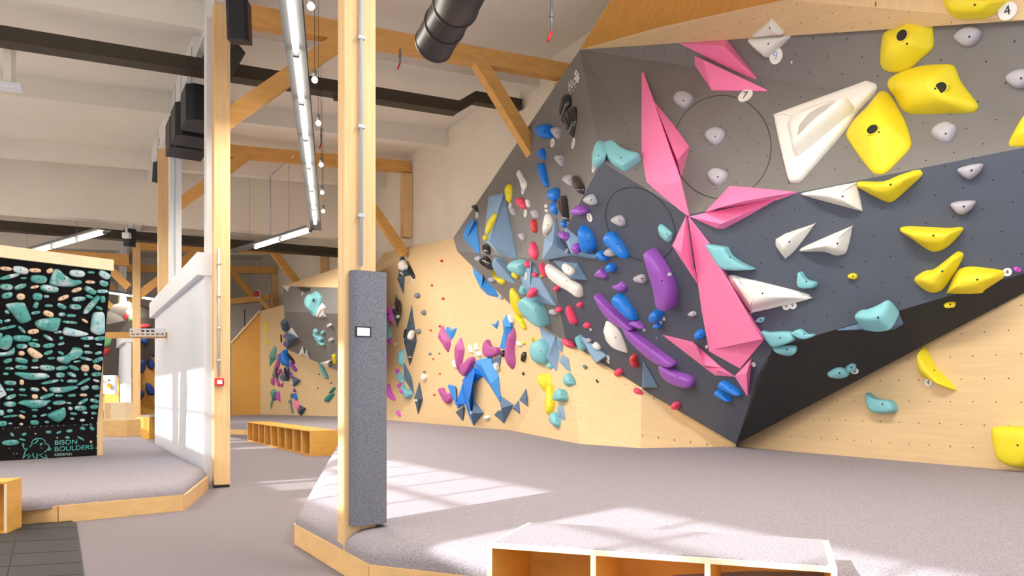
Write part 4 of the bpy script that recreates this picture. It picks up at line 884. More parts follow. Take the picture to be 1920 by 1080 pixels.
H_('dome', 'G', .07, 'grey hold above the purple double hold', 'B', '1150,150 1180,118 1230,112 1262,180 1240,200 1190,185')
H_('dome', 'V', .1, 'purple double hold with a number 3 disc', 'B', '1060,240 1075,210 1120,205 1180,225 1190,255 1160,275 1090,282 1065,270')
H_('dome', 'D', .06, 'pink mitten hold on the upper left face', 'B', '582,160 605,137 640,150 662,190 655,240 620,220 590,200')
H_('dome', 'G', .06, 'grey hold right of the big slate pyramid peak', 'B', '525,230 570,225 578,290 545,280')
H_('dome', 'W', .05, 'small white curl hold right of the pink mitten', 'B', '660,150 680,155 695,180 690,222 670,210')
H_('dome', 'G', .06, 'grey hold below the small white curl', 'B', '706,250 735,238 765,245 770,300 745,320 715,290')
H_('dome', 'W', .07, 'long white hold left of the slate twin peaks', 'B', '835,268 870,290 890,350 870,400 830,440 820,470 808,430 810,370 822,310')
H_('dome', 'W', .03, 'upper tiny white hold above the long white hold', 'B', '820,195 840,190 846,215 835,228 818,218')
H_('dome', 'W', .03, 'lower tiny white hold above the long white hold', 'B', '820,238 845,235 850,255 830,264')
H_('dome', 'R', .06, 'red bean hold in the middle of the left face', 'B', '700,350 725,318 745,340 755,400 745,435 720,425 700,390')
H_('dome', 'G', .05, 'grey hold between the slate pyramid and the long pink hold', 'B', '597,450 620,437 650,440 655,480 645,508 620,490')
H_('dome', 'D', .07, 'long pink flame hold low on the left face', 'B', '717,507 750,560 762,610 745,660 710,650 690,610 695,550')
H_('dome', 'K', .05, 'small black hold on the outer left edge of the overhang', 'B', '205,215 230,195 250,220 255,260 225,240')
H_('dome', 'Y', .05, 'yellow strip hold on the face of the big slate pyramid', 'B', '405,270 412,300 345,440 325,425 350,330 380,290')
H_('dome', 'Y', .05, 'small yellow stub at the foot of the big slate pyramid', 'B', '300,470 315,450 335,460 330,495 305,500')
H_('dome', 'K', .08, 'black lump hold right of the bright blue left volume', 'B', '295,560 320,527 355,560 355,620 320,600')
H_('dome', 'K', .1, 'chalky black lump hold in the black cluster', 'B', '275,650 320,630 370,680 375,745 320,720 285,690')
H_('dome', 'G', .05, 'grey hold left of the black cluster', 'B', '232,640 260,630 285,650 270,675 240,665')
H_('dome', 'Y', .06, 'yellow piece under the slate wedge', 'B', '385,740 400,800 475,830 475,870 430,850 395,800')
H_('dome', 'G', .05, 'grey hold left of the yellow piece at the lower left edge', 'B', '345,820 370,808 395,825 390,850 360,845')
H_('dome', 'G', .05, 'grey hold at the foot of the long blue volume', 'B', '427,968 465,968 465,995 440,992')
H_('dome', 'T', .14, 'round teal hold above the tall slate volume', 'B', '520,700 560,665 650,665 670,700 665,790 600,775 535,735')
H_('dome', 'D', .06, 'pink ball touching the round teal hold', 'B', '650,690 670,672 693,700 690,730 660,720')
H_('dome', 'D', .05, 'small pink hold on the tall slate volume', 'B', '710,785 735,768 762,785 755,808 720,803')
H_('dome', 'D', .08, 'pink ear hold right of the tall slate volume', 'B', '780,700 800,685 820,720 845,770 845,800 820,805 785,760')
H_('dome', 'Y', .03, 'tiny yellow hold beside the pink ear hold', 'B', '780,785 800,783 805,805 785,810')
H_('dome', 'Y', .05, 'small yellow hold left of the tall slate volume', 'B', '540,775 560,755 590,780 597,815 575,820 545,795')
H_('dome', 'T', .08, 'small round teal hold left of the pink boulder', 'B', '610,910 630,870 660,890 670,940 650,960 615,940')
H_('dome', 'D', .1, 'pink boulder hold above the big teal hold', 'B', '668,940 700,905 740,915 750,945 730,975 680,965')
H_('dome', 'Y', .08, 'upper yellow pod hold left of the big teal hold', 'C', '425,85 440,80 490,150 520,260 470,250 430,190')
H_('dome', 'Y', .06, 'lower yellow pod hold hanging below the overhang edge', 'C', '460,250 500,270 530,330 525,355 495,330 470,290')
H_('slab', 'T', .2, 'big teal half dome hold at the lower left edge of the overhang', 'C', '480,175 530,128 600,145 650,190 680,300 670,318 600,300 510,240')
H_('dome', 'W', .1, 'long white bone-shaped hold under the slate box volume', 'B', '838,705 870,705 970,770 1080,840 1130,880 1142,960 1120,970 1050,920 950,870 870,790')
H_('dome', 'W', .05, 'white pad on the slate box volume', 'B', '975,730 1000,690 1070,740 1040,795 990,775')
H_('dome', 'V', .07, 'purple heart hold on the right slate peak', 'B', '940,450 955,420 1000,430 1015,470 1005,500 965,480')
H_('dome', 'G', .04, 'small shiny grey ball between the slate peaks', 'B', '988,585 1005,568 1024,585 1005,604')
H_('dome', 'V', .07, 'purple nut hold at the foot of the right slate peak', 'B', '1040,570 1060,540 1110,530 1122,570 1100,610 1060,600')
H_('dome', 'B', .06, 'small blue oval hold above the slate peaks', 'B', '962,350 980,325 1000,345 998,380 975,392')
H_('dome', 'B', .14, 'blue bell hold at the right of the slate peaks', 'D', '50,380 75,378 130,420 165,500 170,560 130,598 90,598 55,570 48,500')
H_('dome', 'B', .12, 'upper blue comet hold with a chalky head', 'D', '245,470 270,430 320,430 370,490 430,580 450,640 420,630 330,560 270,540')
H_('dome', 'G', .07, 'grey hold under the upper blue comet', 'D', '248,590 280,563 340,575 347,620 300,632 260,615')
H_('dome', 'B', .09, 'small blue cone hold left of the upper comet tail', 'D', '178,610 210,580 250,600 285,660 220,655 190,640')
H_('dome', 'B', .08, 'blue ball hold above the purple heart', 'D', '260,725 280,690 320,690 345,720 335,755 290,768 265,755')
H_('dome', 'V', .06, 'purple heart hold left below the blue ball', 'D', '168,775 210,732 240,760 270,790 265,815 200,805 170,795')
H_('dome', 'V', .06, 'purple curl hold above the lower blue comet', 'D', '312,880 370,860 385,838 420,870 428,910 400,930 350,910')
H_('dome', 'G', .06, 'grey hold left of the big purple horn', 'D', '490,815 530,790 575,788 595,830 590,855 530,850')
H_('dome', 'G', .07, 'grey hold inside the oval joint line', 'D', '303,320 330,295 380,287 410,320 415,370 390,372 340,352')
H_('dome', 'T', .06, 'pale teal hold left of the pink joint', 'D', '708,362 800,425 813,445 800,508 760,495 715,440')
H_('slab', 'V', .16, 'big upright purple horn hold on the dark face', 'D', '622,590 645,572 690,600 780,720 840,850 850,960 820,1060 760,1090 690,1060 685,980 680,880 640,700')
H_('dome', 'B', .12, 'lower blue comet hold with a chalky head', 'E', '312,0 345,-40 390,-30 440,20 500,100 525,165 510,172 430,130 340,60')
H_('slab', 'V', .1, 'first long purple sickle hold from the top left', 'E', '160,-25 190,-15 300,80 420,170 500,235 490,250 400,230 300,180 220,90')
H_('dome', 'V', .07, 'small chalky purple hold at the end of the first purple sickle', 'E', '460,205 490,178 540,190 585,235 580,250 540,240 470,215')
H_('dome', 'B', .12, 'round chalky blue hold under the purple horn', 'E', '635,165 650,110 690,85 730,105 745,140 720,180 680,200 640,185')
H_('dome', 'B', .06, 'small blue ball under the chalky blue hold', 'E', '655,230 680,205 720,205 725,240 680,250')
H_('macro', 'W', .12, 'white wing hold between the purple sickles', 'E', '248,205 270,193 350,250 390,310 435,440 425,455 370,430 300,390 275,330 270,280')
H_('dome', 'G', .04, 'small grey hold above the teal loop', 'E', '80,345 105,335 130,350 125,370 95,365')
H_('dome', 'W', .06, 'small white hold on the slate wedge by the teal loop', 'E', '143,385 165,368 205,400 205,430 160,415')
H_('dome', 'D', .06, 'pink ball above the pair of tagged pink balls', 'E', '12,45 35,25 60,45 45,75 20,65')
H_('dome', 'D', .06, 'pink ball with a small disc, left of the white wing', 'E', '65,220 90,197 120,215 125,240 90,247')
H_('dome', 'R', .08, 'red curved hold under the white wing', 'E', '460,500 480,468 515,475 520,510 522,560 510,582 480,560 465,530')
H_('dome', 'D', .07, 'pink ball on the lower edge next to the slate wedge', 'E', '330,610 360,587 393,605 385,640 345,650')
H_('dome', 'D', .05, 'flat pink pebble on the lower edge', 'E', '490,785 510,755 545,770 563,800 545,812 505,800')
H_('dome', 'D', .07, 'lowest pink ball on the overhang', 'E', '805,900 840,867 880,885 870,925 830,935')
H_('slab', 'V', .1, 'second and longest purple sickle hold', 'E', '400,230 430,240 560,340 700,430 830,520 848,550 830,562 700,535 560,440 450,330')
H_('slab', 'V', .1, 'third, short and thick purple sickle hold', 'E', '708,565 740,565 850,620 970,650 1005,690 995,735 920,740 790,700 730,640')
H_('dome', 'B', .08, 'upper of two blue teardrop holds near the tip', 'E', '1215,720 1240,688 1290,710 1370,765 1405,805 1380,808 1290,775 1220,745')
H_('dome', 'B', .07, 'lower of two blue teardrop holds near the tip', 'E', '1180,790 1200,767 1260,800 1320,850 1310,862 1240,835 1190,810')
H_('dome', 'B', .1, 'blue ball beside the huge pink column', 'E', '1013,300 1040,260 1080,275 1085,320 1050,345 1020,330')
H_('dome', 'G', .05, 'small grey hold between the purple horn and pink column', 'E', '950,125 985,103 1015,120 1010,145 970,143')
H_('dome', 'W', .03, 'tiny white hold peeking out beside the huge pink column', 'E', '1097,400 1108,390 1113,412 1102,418')
H_('slab', 'T', .1, 'teal loop hold beside the slate wedge', 'E', '5,350 25,308 60,330 90,400 60,435 20,410')
H_('dome', 'D', .08, 'long dark pink hold left of the pink balls', 'C', '803,210 820,190 850,230 875,300 850,318 820,290')
H_('dome', 'D', .06, 'pink ball right of the white bone end', 'C', '715,73 735,52 756,73 735,94')
H_('dome', 'D', .06, 'pink knob right of the big teal half dome', 'C', '728,216 745,195 772,215 765,235 735,232')
H_('dome', 'D', .07, 'pink stone on the lower left edge above the plywood', 'C', '782,430 800,412 840,440 848,465 815,472 785,455')
H_('dome', 'G', .05, 'flat grey hold under the big teal half dome', 'C', '683,225 710,215 738,235 735,252 700,248')
# --- kinked plywood below the overhang
H_('dome', 'T', .16, 'round teal dome hold on the plywood under the overhang', 'C', '565,490 580,440 630,415 670,430 690,500 670,580 620,588 580,555')
H_('dome', 'T', .06, 'small teal hold at the foot of the long slate volume', 'C', '670,595 690,572 715,590 712,615 680,612')
H_('dome', 'T', .08, 'uppermost teal drop hold on the plywood', 'C', '785,690 820,645 848,690 850,725 800,732')
H_('rim', 'Y', .08, 'yellow ring-like hold on the plywood', 'C', '615,690 640,645 685,655 697,700 670,775 630,745')
H_('dome', 'Y', .09, 'long yellow pod hold under the yellow ring', 'C', '680,750 700,725 722,840 715,890 690,935 670,900 668,830')
H_('slab', 'T', .12, 'teal half round hold right of the long yellow pod', 'C', '715,830 730,780 765,752 800,780 810,830')
H_('dome', 'T', .1, 'lowest teal drop hold near the mat', 'C', '692,955 720,905 755,950 762,990 745,1015 705,990')
H_('dome', 'C', .05, 'small grey round hold on the right kinked plywood', 'C', '910,605 925,592 942,607 930,622')
H_('dome', 'K', .03, 'tiny black hold on the right kinked plywood', 'C', '998,695 1008,692 1018,708 1008,713')
H_('dome', 'Y', .04, 'yellow sliver beside the teal dome', 'C', '565,405 575,408 585,430 575,440')
H_('dome', 'Y', .03, 'tiny yellow hold left of the teal dome', 'C', '503,440 520,432 526,450 510,455')
# --- plywood in the middle
H_('macro', 'M', .09, 'mauve kite hold with the blue wing behind it', 'U', '90,217 110,260 155,340 135,435 115,400 65,340 62,310')
H_('macro', 'M', .1, 'tall mauve hold left of the blue trousers', 'U', '233,315 262,400 262,440 230,595 222,580 192,440 195,400')
H_('slab', 'M', .1, 'mauve bowl hold on top of the blue left leg', 'U', '235,530 270,520 335,470 353,500 330,550 265,628 235,590')
H_('slab', 'M', .09, 'mauve saddle hold above the blue right leg', 'U', '415,400 448,330 480,385 545,398 548,450 440,473')
H_('macro', 'M', .12, 'long mauve wing hold right of the blue volumes', 'U', '665,240 682,310 670,400 678,530 640,570 605,470 605,410 640,330')
H_('slab', 'M', .08, 'low mauve block hold at the left of the blue struts', 'U', '55,740 85,720 110,760 155,770 170,820 130,850 100,820')
H_('dome', 'W', .05, 'first white hook hold above the mauve bowl', 'U', '295,380 310,375 330,420 335,440 305,430')
H_('dome', 'W', .05, 'second white hook hold above the mauve bowl', 'U', '345,370 365,360 378,415 350,415')
H_('dome', 'W', .06, 'round white hold above the blue knee', 'U', '360,440 375,425 400,430 405,465 375,472')
H_('dome', 'W', .06, 'white pad hold left of the tall mauve hold', 'U', '165,510 185,495 205,505 210,560 185,565')
H_('dome', 'W', .06, 'white hold with a face-like shape on the slate triangle', 'U', '500,535 515,518 535,522 545,560 535,583 510,570')
H_('dome', 'W', .06, 'white scribbly hold right of the tall blue volume', 'U', '618,140 640,128 660,150 670,190 650,200 630,180')
H_('dome', 'W', .05, 'white hold right of the long mauve wing', 'U', '685,350 705,340 725,355 730,380 705,390')
H_('dome', 'K', .08, 'round black hold between the mauve wing and slate triangle', 'U', '560,440 580,415 600,440 590,475 570,465')
H_('dome', 'K', .07, 'chalky black hold pair on the plain plywood', 'U', '745,430 765,440 765,480 740,515 728,500 730,460')
H_('dome', 'K', .04, 'tiny black hold under the chalky black pair', 'U', '735,600 745,595 750,612 743,622 735,615')
H_('dome', 'W', .05, 'small white pebble hold between the trouser feet', 'U', '425,955 455,943 475,960 455,985 430,975')
H_('dome', 'W', .03, 'white chip beside the foot of the blue right leg', 'U', '545,890 555,885 560,905 550,908')
H_('dome', 'W', .03, 'white chip beside the foot of the blue left leg', 'U', '310,915 320,913 320,935 313,935')
for x, y, r_, col, lb in ((385, 148, 8, 'R', 'red hold with a number 6 disc, uppermost on the plywood'), (330, 285, 6, 'R', 'red hold second from the top on the plywood'), (393, 360, 8, 'R', 'red hold third from the top on the plywood'), (375, 515, 7, 'R', 'red hold left of the mauve kite hold'),
        (323, 538, 6, 'R', 'red hold right of the large dark slate kite'), (338, 699, 5, 'R', 'small red hold below the grey dot'), (375, 783, 5, 'R', 'small red hold above the low mauve block'), (343, 901, 6, 'R', 'lowest small red hold on the plywood'),
        (250, 342, 15, 'C', 'highest grey hold on the left plywood'), (285, 438, 14, 'C', 'middle grey hold on the left plywood'), (255, 543, 14, 'C', 'lower grey hold beside the large slate kite'), (320, 671, 8, 'C', 'small grey hold under the red one'), (372, 668, 5, 'C', 'tiny grey hold left of the mauve kite tip'), (288, 772, 8, 'C', 'small grey hold above the white drop')):
    H_('dome', col, .04 if r_ < 10 else .07, lb, 'K', [(700+(x+r_*math.cos(a)*(1+.15*math.sin(3*a)))/3, 440+(y+r_*math.sin(a))/3) for a in [i*math.pi/4 for i in range(8)]])
# --- plywood next to the sleeve
H_('dome', 'W', .08, 'white egg hold on the highest slate kite', 'R', '325,225 350,235 385,310 340,350 298,330 295,270')
H_('dome', 'K', .05, 'black stick hold right of the highest slate kite', 'R', '405,292 420,290 470,400 468,432 448,428 405,310')
H_('dome', 'K', .05, 'black oval hold on the slim slate kite', 'R', '263,665 285,690 295,795 265,800 245,760')
H_('dome', 'W', .03, 'white chip left on the slim slate kite', 'R', '225,745 240,738 248,770 232,778')
H_('dome', 'W', .04, 'white square chip low on the slim slate kite', 'R', '258,850 280,845 288,870 270,885 260,875')
H_('dome', 'F', .1, 'magenta jug hold with a pocket near the sleeve', 'R', '145,770 175,745 215,810 218,900 205,922 160,880 145,830', holes='165,838,16')
H_('dome', 'T', .1, 'teal upright hold behind the magenta jug', 'R', '98,860 125,755 145,770 165,930 140,960 100,950')
H_('dome', 'F', .04, 'small magenta knob under the magenta jug', 'R', '190,935 205,925 222,940 210,965 193,958')
H_('dome', 'T', .05, 'teal strip hold half hidden by the sleeve', 'R', '85,680 100,665 110,740 100,820 85,800')
H_('dome', 'T', .1, 'teal drop hold under the magenta jug', 'S', '165,0 205,80 200,140 165,160 130,130 140,50')
H_('dome', 'F', .05, 'magenta hold left of the teal drop', 'S', '97,130 115,80 140,110 135,170')
H_('dome', 'F', .05, 'magenta wedge hold right under the teal drop', 'S', '165,180 200,140 205,205 180,205')
H_('dome', 'W', .06, 'white block hold on the large slate kite', 'S', '400,75 430,58 468,80 440,158 385,140')
H_('dome', 'K', .05, 'black hold half behind the large slate kite', 'S', '345,100 375,40 370,80 350,150')
H_('dome', 'K', .04, 'small black hold at the foot of the large slate kite', 'S', '395,370 415,358 430,380 412,402')
H_('rim', 'T', .1, 'teal cup hold left of the lighter slate kite', 'S', '280,320 310,280 348,280 350,440 325,465 290,430')
H_('dome', 'F', .06, 'knobbly magenta column hold close to the sleeve', 'S', '130,270 155,270 165,380 150,425 135,400')
H_('dome', 'F', .05, 'magenta knob with a pocket above the teal pear', 'S', '255,510 270,485 298,500 270,550')
H_('dome', 'T', .08, 'teal pear hold beside the lighter slate kite', 'S', '270,590 295,520 345,590 345,650 300,630')
H_('dome', 'F', .05, 'magenta knob left of the teal bowl', 'S', '270,670 315,645 305,700 290,705')
H_('dome', 'T', .12, 'teal bowl hold at the foot of the lighter slate kite', 'S', '330,665 360,700 440,740 445,790 400,830 345,790')
H_('dome', 'F', .04, 'small magenta knob under the teal bowl rim', 'S', '300,725 325,730 325,765 305,760')
H_('dome', 'F', .06, 'sprawling magenta hold low near the sleeve', 'S', '165,670 190,670 205,740 250,820 245,845 180,820 160,760')
H_('dome', 'F', .04, 'lowest magenta chip hold near the mat', 'S', '262,960 300,970 310,1030 270,1000')
H_('dome', 'W', .03, 'white peg on the lowest slate kite', 'S', '465,835 505,832 505,855 470,850')
H_('dome', 'W', .06, 'white drop hold right of the lowest slate kite tip', 'S', '550,545 610,560 600,610 565,630 545,590')
H_('dome', 'W', .03, 'tiny white pin left of the large slate kite', 'S', '238,205 250,198 256,215 245,225')
H_('dome', 'T', .04, 'teal stub peeking past the sleeve', 'S', '98,285 115,280 122,310 108,335 98,330')
# --- far bay
H_('dome', 'K', .12, 'black hold at the top of the far overhang', 'O', '675,90 690,65 800,65 845,90 840,125 770,148 715,118')
H_('rim', 'T', .25, 'large teal jug hold with a pocket on the far overhang', 'O', '905,132 960,145 1030,220 1025,260 960,440 915,528 820,440 808,260 850,190', holes='893,268,30')
H_('dome', 'G', .1, 'upper grey hold on the far overhang', 'O', '1110,660 1150,635 1188,655 1150,708')
H_('dome', 'G', .1, 'lower grey hold on the far overhang', 'O', '1140,880 1180,855 1210,885 1180,930 1150,915')
H_('dome', 'T', .1, 'teal knob above the teal fingers on the far overhang', 'O', '895,745 925,715 970,760 930,785')
H_('dome', 'T', .1, 'teal knob right of the teal fingers', 'O', '1010,790 1050,738 1075,770 1045,815')
H_('dome', 'T', .1, 'upper teal finger hold on the far overhang', 'O', '900,780 1030,850 1045,890 1020,900 930,830')
H_('dome', 'T', .1, 'lower teal finger hold on the far overhang', 'O', '930,840 1000,890 1075,950 1060,965 980,910')
H_('dome', 'T', .1, 'teal knob under the teal fingers', 'O', '955,950 980,925 1000,960 985,985')
H_('dome', 'N', .15, 'dark grey oval hold on the left corner of the far overhang', 'O', '400,600 440,570 490,600 500,720 465,765 420,680')
H_('dome', 'V', .08, 'upper purple hold left of the slate cube', 'O', '432,840 450,810 465,870')
H_('dome', 'V', .08, 'lower purple hold left of the slate cube', 'O', '430,960 460,915 472,1000')
H_('dome', 'Y', .05, 'upper yellow hold on the far plywood', 'O', '135,630 160,610 185,690 170,780 145,710')
H_('dome', 'Y', .05, 'lower yellow hold on the far plywood', 'O', '155,880 185,875 200,930 185,970')
H_('dome', 'K', .05, 'small black blade left of the slate cube', 'O', '385,820 398,815 408,900 400,935 388,880')
H_('dome', 'B', .2, 'large blue dome hold of the far cluster', 'Q', '345,180 375,90 435,40 460,90 490,240 470,285 410,270 355,210')
H_('dome', 'K', .06, 'black stick hold slanting beside the far blue dome', 'Q', '450,85 470,90 540,170 570,240 555,240 490,170')
H_('dome', 'M', .08, 'mauve hold left of the far blue dome', 'Q', '300,250 340,100 355,210 310,330')
H_('dome', 'M', .08, 'mauve hold under the far blue dome', 'Q', '310,380 345,325 380,325 370,370 325,410')
H_('dome', 'V', .1, 'purple hold right under the far blue dome', 'Q', '490,240 520,220 560,280 600,320 585,360 550,340')
H_('dome', 'K', .05, 'black stripe hold on the slate diamond', 'Q', '410,320 425,330 470,480 450,490')
H_('dome', 'M', .07, 'mauve triangle hold at the lower left of the far cluster', 'Q', '215,520 245,440 270,460 270,565')
H_('dome', 'M', .06, 'mauve hold in the lower middle of the far cluster', 'Q', '290,470 330,490 350,545 330,580')
H_('dome', 'M', .06, 'mauve wedge hold right of the lower middle one', 'Q', '345,560 400,520 390,590')
H_('dome', 'V', .06, 'purple strip left of the far slate pyramid', 'Q', '490,380 510,370 535,450 520,465')
H_('dome', 'B', .1, 'blue hold in the lower chain of the far bay', 'Q', '540,690 580,680 607,775 540,730')
H_('dome', 'C', .07, 'grey hold left of the lower blue one in the far bay', 'Q', '500,690 535,670 530,730 505,745')
H_('dome', 'C', .06, 'grey hold second in the lower chain', 'Q', '472,780 510,760 525,835 490,825')
H_('dome', 'C', .06, 'grey spike hold lowest in the chain', 'Q', '495,855 530,860 545,970')
H_('dome', 'P', .08, 'pink hold above the dark slate star in the far bay', 'Q', '565,780 615,800 635,880 610,925 570,860')
H_('dome', 'W', .05, 'small white hold left of the far slate pyramid', 'Q', '500,515 520,510 530,550 510,555')
H_('dome', 'T', .1, 'long teal hold hanging from the far overhang edge', 'Q', '925,245 960,255 1050,430 1045,455 1000,445')
H_('dome', 'J', .08, 'upper deep teal hold beside the sleeve in the far bay', 'Q', '1070,670 1140,585 1145,620 1090,665')
H_('dome', 'J', .1, 'lower deep teal hold beside the sleeve in the far bay', 'Q', '1003,780 1050,700 1140,670 1110,730 1050,800')
H_('dome', 'Y', .08, 'yellow hold half hidden by the sleeve in the far bay', 'Q', '1120,130 1145,110 1150,260 1118,170')
for x, y, lb in ((915, 400, 'uppermost tiny deep teal hold in the far bay'), (1090, 527, 'rightmost tiny deep teal hold in the far bay'), (895, 600, 'lowest tiny deep teal hold in the far bay')):
    H_('dome', 'J', .05, lb, 'Q', [(480+(x+11*math.cos(a))/7.7125, 650+(y+11*math.sin(a))/7.7125) for a in [i*math.pi/3 for i in range(6)]])
# far left bay
for s_, col, lb in (('150,262 180,255 205,262 205,300 180,325 160,310', 'H', 'green hold on the far charcoal wall'), ('140,290 165,270 165,300 135,315', 'R', 'red hold beside the green one on the far wall'), ('220,360 240,340 285,350 250,372', 'R', 'red hold under the slotted tray on the far wall'),
        ('15,415 40,400 62,410 55,455 30,480 14,460', 'H', 'green hold left of the far half wall'), ('10,500 50,485 45,505 20,530', 'R', 'red sickle hold left of the far half wall'), ('240,425 275,405 278,430 262,465 238,450', 'Q', 'highest navy hold right of the third post'),
        ('218,560 250,555 262,590 240,635 222,610', 'Q', 'navy hold in the middle left on the far amber wall'), ('265,555 290,545 315,570 310,610 280,605', 'Q', 'navy hold in the middle right on the far amber wall'), ('300,505 325,500 325,540 305,535', 'Q', 'navy hold tucked beside the second post'),
        ('262,700 285,695 320,735 318,765 275,762', 'Q', 'lower right navy hold on the far amber wall'), ('212,765 240,740 258,750 245,785 213,790', 'Q', 'lowest navy hold on the far amber wall')):
    H_('dome', col, .12, lb, 'N', [(190+x/3.18, 500+y/3.18) for x, y in parse(s_)])
# --- number discs
for n_, c_, x, y, r_, ry, lb, ik in (('7', 'G', 633, 722, 57, None, 'white disc reading 7 under the lower pink parallel volume', None), ('9', 'G', 865, 420, 58, None, 'white disc with a pale blue 9 beside the white hold at the top', M_inkb), ('4', 'H', 1288, 85, 66, None, 'white disc reading 4 on the plywood band at the top right', None),
        ('4', 'I', 1527, 810, 23, None, 'white disc reading 4 beside the yellow diamond hold', None), ('9', 'I', 285, 1003, 21, None, 'left white disc reading 9 under the long white triangle', None), ('9', 'I', 321, 997, 21, None, 'right white disc reading 9 under the long white triangle', None),
        ('4', 'J', 1030, 618, 21, None, 'white disc reading 4 under the long yellow hold', None), ('5', 'J', 97, 520, 13, None, 'small white disc on the prow beside the pink wedge', None), ('9', 'J', 632, 553, 20, None, 'small white disc beside the teal leaf', None), ('5', 'A', 1062, 490, 45, None, 'white disc reading 5 under the glossy black leaf holds', None),
        ('6', 'A', 887, 485, 36, None, 'white disc reading 6 under the high round blue hold', None), ('6', 'A', 637, 890, 30, None, 'white disc reading 6 under the wavy white hold', None), ('6', 'F', 158, 868, 48, None, 'white disc reading 6 under the narrow pale teal hold', None), ('3', 'B', 1200, 303, 38, None, 'white disc reading 3 beside the purple double hold', None),
        ('5', 'B', 528, 208, 28, None, 'white disc reading 5 under the yellow upright oval', None), ('5', 'B', 658, 270, 32, None, 'white disc reading 5 under the pink mitten hold', None), ('4', 'B', 248, 285, 24, None, 'white disc reading 4 on the outer left edge of the overhang', None), ('6', 'B', 662, 800, 32, None, 'white disc on the tall slate volume', None),
        ('3', 'D', 787, 787, 16, None, 'small white mark on the purple horn', None), ('2', 'E', 578, 256, 20, None, 'small disc at the end of the first purple sickle', None), ('0', 'E', 744, 165, 20, None, 'right small disc under the chalky blue hold', None), ('0', 'E', 718, 196, 18, None, 'left small disc under the chalky blue hold', None), ('1', 'E', 127, 256, 15, None, 'small disc at the tagged pink ball', None),
        ('8', 'E', 276, 495, 20, None, 'upper small disc at the slate wedge tip', None), ('8', 'E', 276, 530, 18, None, 'lower small disc at the slate wedge tip', None), ('6', 'C', 718, 624, 14, None, 'small disc under the long slate volume', None),
        ('6', 'K', 380, 167, 11, None, 'white disc reading 6 under the uppermost red hold', None), ('5', 'R', 320, 375, 28, None, 'pale disc reading 5 on the highest slate kite', None), ('4', 'R', 448, 452, 22, None, 'white disc reading 4 under the black stick hold', None), ('1', 'S', 410, 358, 15, None, 'small disc at the foot of the large slate kite', None),
        ('7', 'O', 497, 108, 30, None, 'white disc reading 7 on the far overhang', None), ('6', 'O', 725, 170, 28, None, 'white disc reading 6 under the black hold on the far overhang', None)):
    rtag(n_, c_, x, y, r_, lb, ik)
